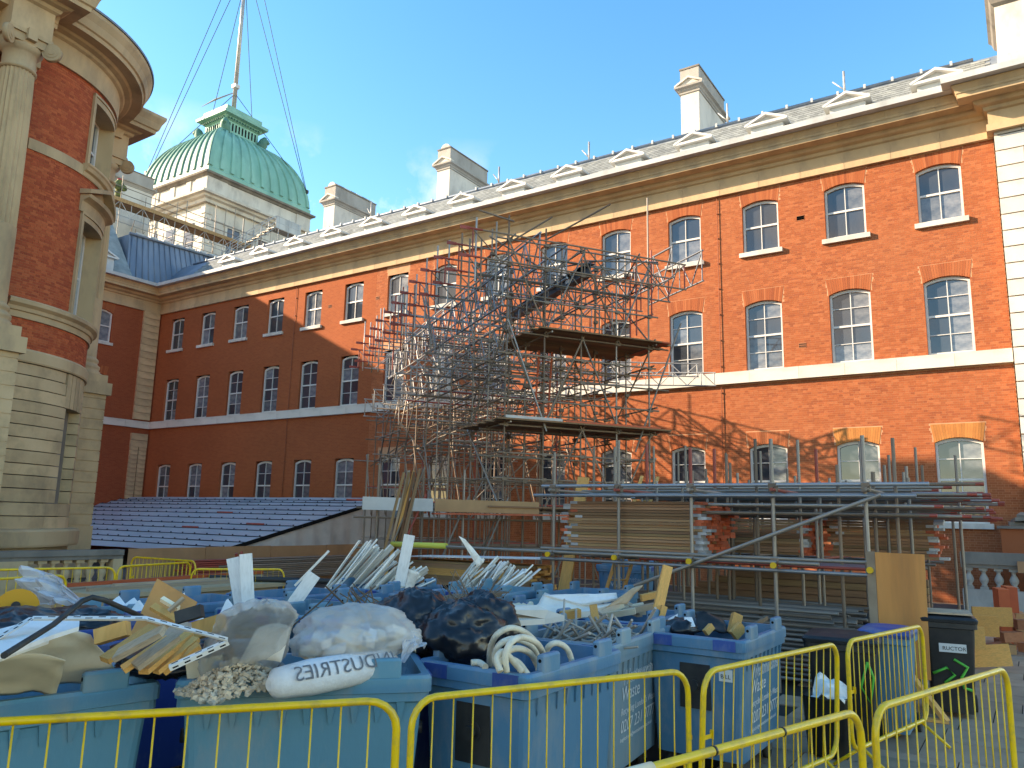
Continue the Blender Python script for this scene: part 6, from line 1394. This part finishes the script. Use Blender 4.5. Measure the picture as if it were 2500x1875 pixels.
sticks('rusty_wire', 34, fJ, 'rusty', 'rusty wire in the tangle behind the black bags', 'wire', 'rusty wire tangle', .005)
def fI(i):
    c = A3(-5.7+.6*(rr()-.5), 5.9+.8*(rr()-.5), 1.28); a = rr()*6.28; e = rad(45*rr()); l = .3+.5*rr(); dv = A3(math.cos(a)*math.cos(e), math.sin(a)*math.cos(e), math.sin(e)); return c-dv*l*.4, c+dv*l*.6
sticks('twig', 22, fI, 'twig', 'thin brown twig across the bin behind the clear bags', 'twig', 'twigs behind the clear bags', .006)
loose('branch', unit_tube('twig', 6), tube_mtx(PD(740, 1518, 7.0), PD(812, 1475, 7.2), .010), 'thin dark branch sticking up behind the clear bags', 'branch')
# --- white trims bundled in two bins
for i in range(64):
    t = i/63; x, y = 765+195*t+12*rr(), 1446-6*t; dd = 11.2+.7*rr(); tx, ty = x+70+45*rr()+25*(1-t), 1312+100*t**1.4+42*rr()
    loose('trim_board', unit_box('trim' if rr() < .75 else 'white_board'), bar_mtx(PD(x, y+22, dd), PD(tx, ty, dd+.2), .012+.02*rr(), .04+.11*rr()**1.6, (.3+.5*rr(), -.6, .6*rr())), 'white painted trim board in the tall left bundle', 'trim', 'trim boards in the left bundle')
for i in range(54):
    t = i/53; x, y = 1070+150*t+12*rr(), 1446-4*t; dd = 11.9+.7*rr(); tx, ty = x+58+60*rr()-20*t, 1352+26*t+36*rr()
    loose('trim_board', unit_box('trim' if rr() < .6 else 'white_board'), bar_mtx(PD(x, y+22, dd), PD(tx, ty, dd+.2), .012+.02*rr(), .04+.11*rr()**1.6, (.3+.5*rr(), -.6, .6*rr())), 'white painted trim board in the low right bundle', 'trim', 'trim boards in the right bundle')
for a, b, w, dd, lab in (((975, 1430), (1000, 1306), .16, 11.3, 'broad white board topping the left trim bundle'), ((590, 1492), (568, 1362), .13, 8.3, 'upright white plank, left of the pair in front of the hoarding'), ((607, 1492), (600, 1352), .13, 8.2, 'upright white plank, right of the pair in front of the hoarding'), ((700, 1497), (768, 1402), .14, 8.2, 'slanting white plank behind the upright clear bag')): loose('white_plank', unit_box('white_board'), bar_mtx(PD(*a, dd), PD(*b, dd+.1), w, .02, -ray(*a)), lab, 'plank')
loose('batten', unit_box('trim'), bar_mtx(PD(720, 1430, 10.5), PD(803, 1345, 10.6), .04, .03), 'thin grey batten crossing left of the trim bundle', 'batten')
mb = MB(); patch(mb, [PD(985, 1455, 10.2), PD(1000, 1452, 10.2), PD(1028, 1400, 10.3), PD(1000, 1390, 10.3)], (0, 0, .0), 8, .01, .01, 2, .1); th1('curved_strip', mb, 'trim', 'curved grey-white strip standing in front of the plank stack', 'strip')
mb = MB(); patch(mb, [PD(1165, 1385, 11.8), PD(1182, 1372, 11.8), PD(1140, 1318, 12.0), PD(1124, 1310, 12.0)], (0, 0, .0), 8, .012, .02, 3, .1); th1('curved_strip', mb, 'trim', 'curled white strip rising from the right trim bundle', 'strip')
# --- white scraps at the left, blown sheet, small things
SCR = [((300, 1478), (322, 1462), (338, 1482), 7.6, 'white triangular scrap at the far left of the back row'), ((312, 1500), (335, 1468), (356, 1498), 7.2, 'white scrap beside the brown panel'), ((452, 1540), (480, 1495), (512, 1545), 6.6, 'small white corner scrap right of the brown panel'), ((530, 1512), (552, 1465), (578, 1500), 7.0, 'white pyramid-shaped foam piece left of the clear bag'), ((430, 1475), (445, 1450), (458, 1500), 7.4, 'clear plastic flap behind the brown panel'), ((262, 1476), (285, 1458), (300, 1478), 7.8, 'pale crumpled paper at the left of the back row')]
for a, b, c_, dd, lab in SCR:
    mb = MB(); P = [PD(*a, dd), PD(*b, dd+.12), PD(*c_, dd)]; poly(mb, P, .05, cW*1.0); th1('foam_scrap', mb, 'white_board', lab, 'scrap')
mb = MB(); patch(mb, [PD(68, 1490, 7.0), PD(215, 1500, 6.8), PD(190, 1452, 7.2), PD(50, 1388, 7.3)], (0, 0, .08), 11, .002, .20, 6, 0, True); th1('plastic_sheet', mb, 'poly', 'blown clear plastic sheet standing up at the far left', 'plastic sheet')
mb = MB(); tube(mb, PD(40, 1488, 6.6), PD(42, 1486, 6.72), .17, 18); o = th1('orange_disc', mb, 'orange_bright', 'orange machine cover at the left edge', 'cover'); RM[o] = Matrix.Identity(4); mb = MB(); tube(mb, PD(38, 1479, 6.58), PD(39, 1478, 6.62), .035, 12); obj('bolt', mb, 'iron', o)
mb = MB(); patch(mb, [PD(60, 1500, 6.3), PD(130, 1500, 6.2), PD(128, 1482, 6.5), PD(80, 1486, 6.5)], (0, 0, .03), 6, .01); th1('cardboard_box', mb, 'cardboard', 'brown cardboard lying on the black sacks at the far left', 'cardboard')
for (x, y, dd, r, sd, lab) in ((30, 1545, 5.6, (.42, .4, .16), 11, 'black sack slumped at the left edge'), (180, 1520, 6.2, (.35, .3, .12), 12, 'black sack behind the slotted strip'), (420, 1600, 5.0, (.35, .35, .12), 13, 'black sack low between the two front bins')): mb = MB(); blob(mb, PD(x, y, dd), r, sd, .2, 1.7, 72, .3, None, .07); th1('refuse_bag', mb, 'bag_black', lab, 'bag', 'black refuse bags')
# --- bins E and F: timber ends and dark panels
for p, q, w, t, m, lab, nm in ((PD(1595, 1540, 8.1), PD(1630, 1382, 8.3), .10, .06, 'timber', 'tall pale timber post standing in the bin behind the sticks', 'timber_post'), (PD(1603, 1545, 8.0), PD(1622, 1480, 8.1), .06, .05, 'timber', 'short pale timber offcut beside the tall post', 'timber_offcut'), (PD(1455, 1520, 7.2), PD(1448, 1478, 7.3), .07, .05, 'timber', 'orange timber block poking up through the sticks', 'timber_offcut'), (PD(1565, 1460, 8.6), PD(1608, 1450, 8.7), .07, .04, 'timber', 'orange timber end lying behind the bent board', 'timber_offcut'), (PD(1370, 1504, 7.6), PD(1415, 1496, 7.7), .08, .06, 'timber', 'orange timber lying under the plaster slab', 'timber_offcut'), (PD(1788, 1548, 7.9), PD(1800, 1500, 8.0), .10, .07, 'timber', 'orange timber end standing in the rightmost blue bin', 'timber_offcut'), (PD(1790, 1552, 7.75), PD(1812, 1528, 7.8), .10, .06, 'timber', 'orange block in front of the standing timber end', 'timber_offcut'), (PD(1722, 1545, 7.6), PD(1738, 1528, 7.65), .06, .05, 'timber', 'small wood offcut before the black panel', 'timber_offcut'), (PD(1830, 1532, 8.2), PD(1872, 1508, 8.4), .04, .03, 'twig', 'dark twisted stick at the right of the rightmost bin', 'stick')): loose(nm, unit_box(m), bar_mtx(p, q, w, t, -cW), lab, 'timber')
mb = MB(); patch(mb, [PD(1700, 1545, 7.9), PD(1778, 1545, 7.9), PD(1768, 1515, 8.1), PD(1700, 1492, 8.1)], (0, 0, .02), 8, .02, .03, 5); th1('black_panel', mb, 'black_plastic', 'black curved panel in the rightmost blue bin', 'panel')
mb = MB(); poly(mb, [PD(1668, 1532, 7.6), PD(1698, 1530, 7.6), PD(1690, 1508, 7.7), PD(1672, 1508, 7.7)], .02, cW); th1('white_card', mb, 'white_board', 'white card in the rightmost blue bin', 'card')
mb = MB(); blob(mb, PD(1660, 1535, 7.7), (.16, .16, .09), 21, .25, 2, 24, 0, None, .2); th1('refuse_bag', mb, 'bag_black', 'dark blue bag in the left of the rightmost bin', 'bag', 'black refuse bags')
mb = MB(); patch(mb, [PD(1625, 1522, 7.9), PD(1652, 1512, 7.9), PD(1655, 1498, 8.0), PD(1632, 1510, 8.0)], (0, 0, 0), 5, .004); th1('white_card', mb, 'white_board', 'white paper by the foot of the tall timber post', 'paper')
for i in range(6): c = A3(-3.8+.5*(rr()-.5), 8.3+.7*(rr()-.5), 1.2+.08*rr()); a = rr()*3; mb = MB(); obox(mb, c, ((math.cos(a), math.sin(a), .2), (-math.sin(a), math.cos(a), 0), (-.2, 0, 1)), (.22, .05, .03)); th1('timber_offcut', mb, 'timber_grey' if i % 2 else 'card', 'rough offcut lying in the bin with the tall post', 'timber', 'offcuts in the tall post bin')
mb = MB(); patch(mb, [PD(1225, 1488, 8.4), PD(1310, 1485, 8.4), PD(1300, 1478, 8.6), PD(1235, 1482, 8.6)], (0, 0, .03), 8, .01, .06, 2); th1('torn_paper', mb, 'card', 'torn pale paper lying before the sagging slab', 'paper')
# dark boards lying over the back bins
for a, b, lab in (((1030, 1478), (1130, 1455), 'dark brown plank lying over the back bins, left'), ((1130, 1460), (1225, 1448), 'dark brown plank lying over the back bins, right')): loose('plank', unit_box('twig'), bar_mtx(PZ(*a, 1.28), PZ(*b, 1.28), .22, .05), lab, 'plank')

# ================================================================ wheelie bins, bucket, drain pipe
def wheelie(x, y, deg, m, lid, label, hx=.27, hy=.34, h=1.0):
    B = thing('wheelie_bin', label, 'bin', (x, y, 0), rad(deg), 'wheelie bins')
    mb = MB(); rings(mb, [rring(hx*.78, hy*.74, .04, .06), rring(hx*.97, hy*.97, .05, h-.09), rring(hx*1.08, hy*1.05, .05, h-.08), rring(hx*1.08, hy*1.05, .05, h-.02), rring(hx*.95, hy*.95, .05, h-.02)], True, True); obj('body', mb, m, B, True)
    mb = MB(); rings(mb, [rring(hx*1.10, hy*1.08, .05, h-.015), rring(hx*1.12, hy*1.10, .05, h+.02), rring(hx*1.05, hy*1.02, .06, h+.05), rring(hx*.6, hy*.6, .06, h+.075)], True, True, False); obj('lid', mb, lid, B, True)
    mb = MB(); tube(mb, (-hx*.9, hy*1.2, h-.03), (hx*.9, hy*1.2, h-.03), .016, 8); box(mb, -hx*.9, -hx*.9+.03, hy, hy*1.22, h-.06, h); box(mb, hx*.9-.03, hx*.9, hy, hy*1.22, h-.06, h); obj('handle', mb, m, B, True)
    for s in (-1, 1): mb = MB(); tube(mb, (s*hx*.92-.025, hy*.82, .10), (s*hx*.92+.025, hy*.82, .10), .10, 18); obj('wheel', mb, 'rubber', B, True)
    return B
wb1 = wheelie(-.98, 11.35, 8, 'black_plastic', 'black_plastic', 'black wheelie bin with green spray marks beside the plywood board', .28, .32, 1.12)
mb = MB(); box(mb, -.26, .26, -.30, .28, 1.195, 1.215); obj('board_on_lid', mb, 'timber_grey', wb1, True)
mb = MB(); box(mb, -.12, .17, -.318, -.312, .76, .86); s1 = obj('sticker', mb, 'sticker', wb1, True); piece('lettering', text_mesh('RUCTOR', .062), s1, mtx_of((-.085, -.3195, .785), ((1, 0, 0), (0, 0, 1), (0, -1, 0)), (1, 1, 1)), True, 'dark')
mb = MB(); sweep(mb, [(-.2, -.29, .5), (-.05, -.29, .58), (.03, -.29, .50), (-.08, -.285, .40)], .018, 6); sweep(mb, [(.03, -.30, .68), (.17, -.29, .60), (.10, -.285, .48), (.12, -.28, .36), (.2, -.28, .34)], .018, 6); obj('spray_mark', mb, 'green_spray', wb1, True)
wb2 = wheelie(-1.80, 9.30, 5, 'black_plastic', 'black_plastic', 'large black wheelie bin with green scrawl behind the barrier', .34, .34, 1.02)
mb = MB(); sweep(mb, [(.25, -.335, .85), (.18, -.33, .6), (.26, -.32, .45), (.30, -.32, .7), (.25, -.335, .85)], .014, 6); obj('spray_mark', mb, 'green_spray', wb2, True)
wb3 = wheelie(-1.44, 9.86, 0, 'bin_blue', 'bin_deep', 'blue wheelie bin with a bright blue lid next to the large black one', .24, .34, 1.06)
BK = thing('bucket', 'open black tub with crumpled white paper behind the barriers', 'tub', (-1.84, 8.55, 0))
mb = MB(); lathe(mb, [(.0, .02), (.19, .02), (.23, .55), (.245, .56), (.24, .57), (.22, .55), (.18, .1)], n=22); obj('body', mb, 'black_plastic', BK, True)
mb = MB(); patch(mb, [(-.12, -.2, .50), (.2, -.16, .52), (.22, .1, .60), (-.1, .05, .72)], (0, 0, .06), 8, .003, .12, 3); tag(obj('paper', mb, 'white_board'), 'crumpled white paper stuffed in the black tub', 'paper'); bpy.context.scene.collection.objects[-1].location = (-1.84, 8.55, 0)
mb = MB()
tube(mb, (-8.2, 16.0, .35), (-2.4, 16.6, .35), .30, 16)
for i in range(58): c = A3(-8.2, 16.0, .35)+(A3(5.8, .6, 0))*(i+.5)/58; tube(mb, c-A3(.03, .003, 0), c+A3(.03, .003, 0), .33, 16)
th1('drain_pipe', mb, 'black_plastic', 'thick black ribbed drain pipe lying behind the storage rack', 'pipe')
ladder((-6.35, 12.3, 0), (-6.15, 14.2, 3.1), .36, 'timber', 'tall timber ladder leaning behind the left end of the rack')
loose('plank', unit_box('timber'), bar_mtx((-7.0, 12.0, 0), (-6.75, 12.6, 3.0), .22, .04, (0, -1, 0)), 'wide orange plank standing at the left end of the rack', 'plank')
# boards laid on the ground at the lower right
for i, (x0, x1, y0, y1) in enumerate(((-1.45, -.2, 6.3, 8.75), (-.18, 1.05, 6.1, 8.55), (-1.45, -.2, 3.8, 6.27))):
    mb = MB(); box(mb, x0, x1, y0, y1, .008, .026); th1('ground_board', mb, 'timber_grey', ['ply sheet laid on the paving under the right barriers', 'ply sheet laid on the paving at the right edge', 'ply sheet laid on the paving below the nearest barrier'][i], 'board')
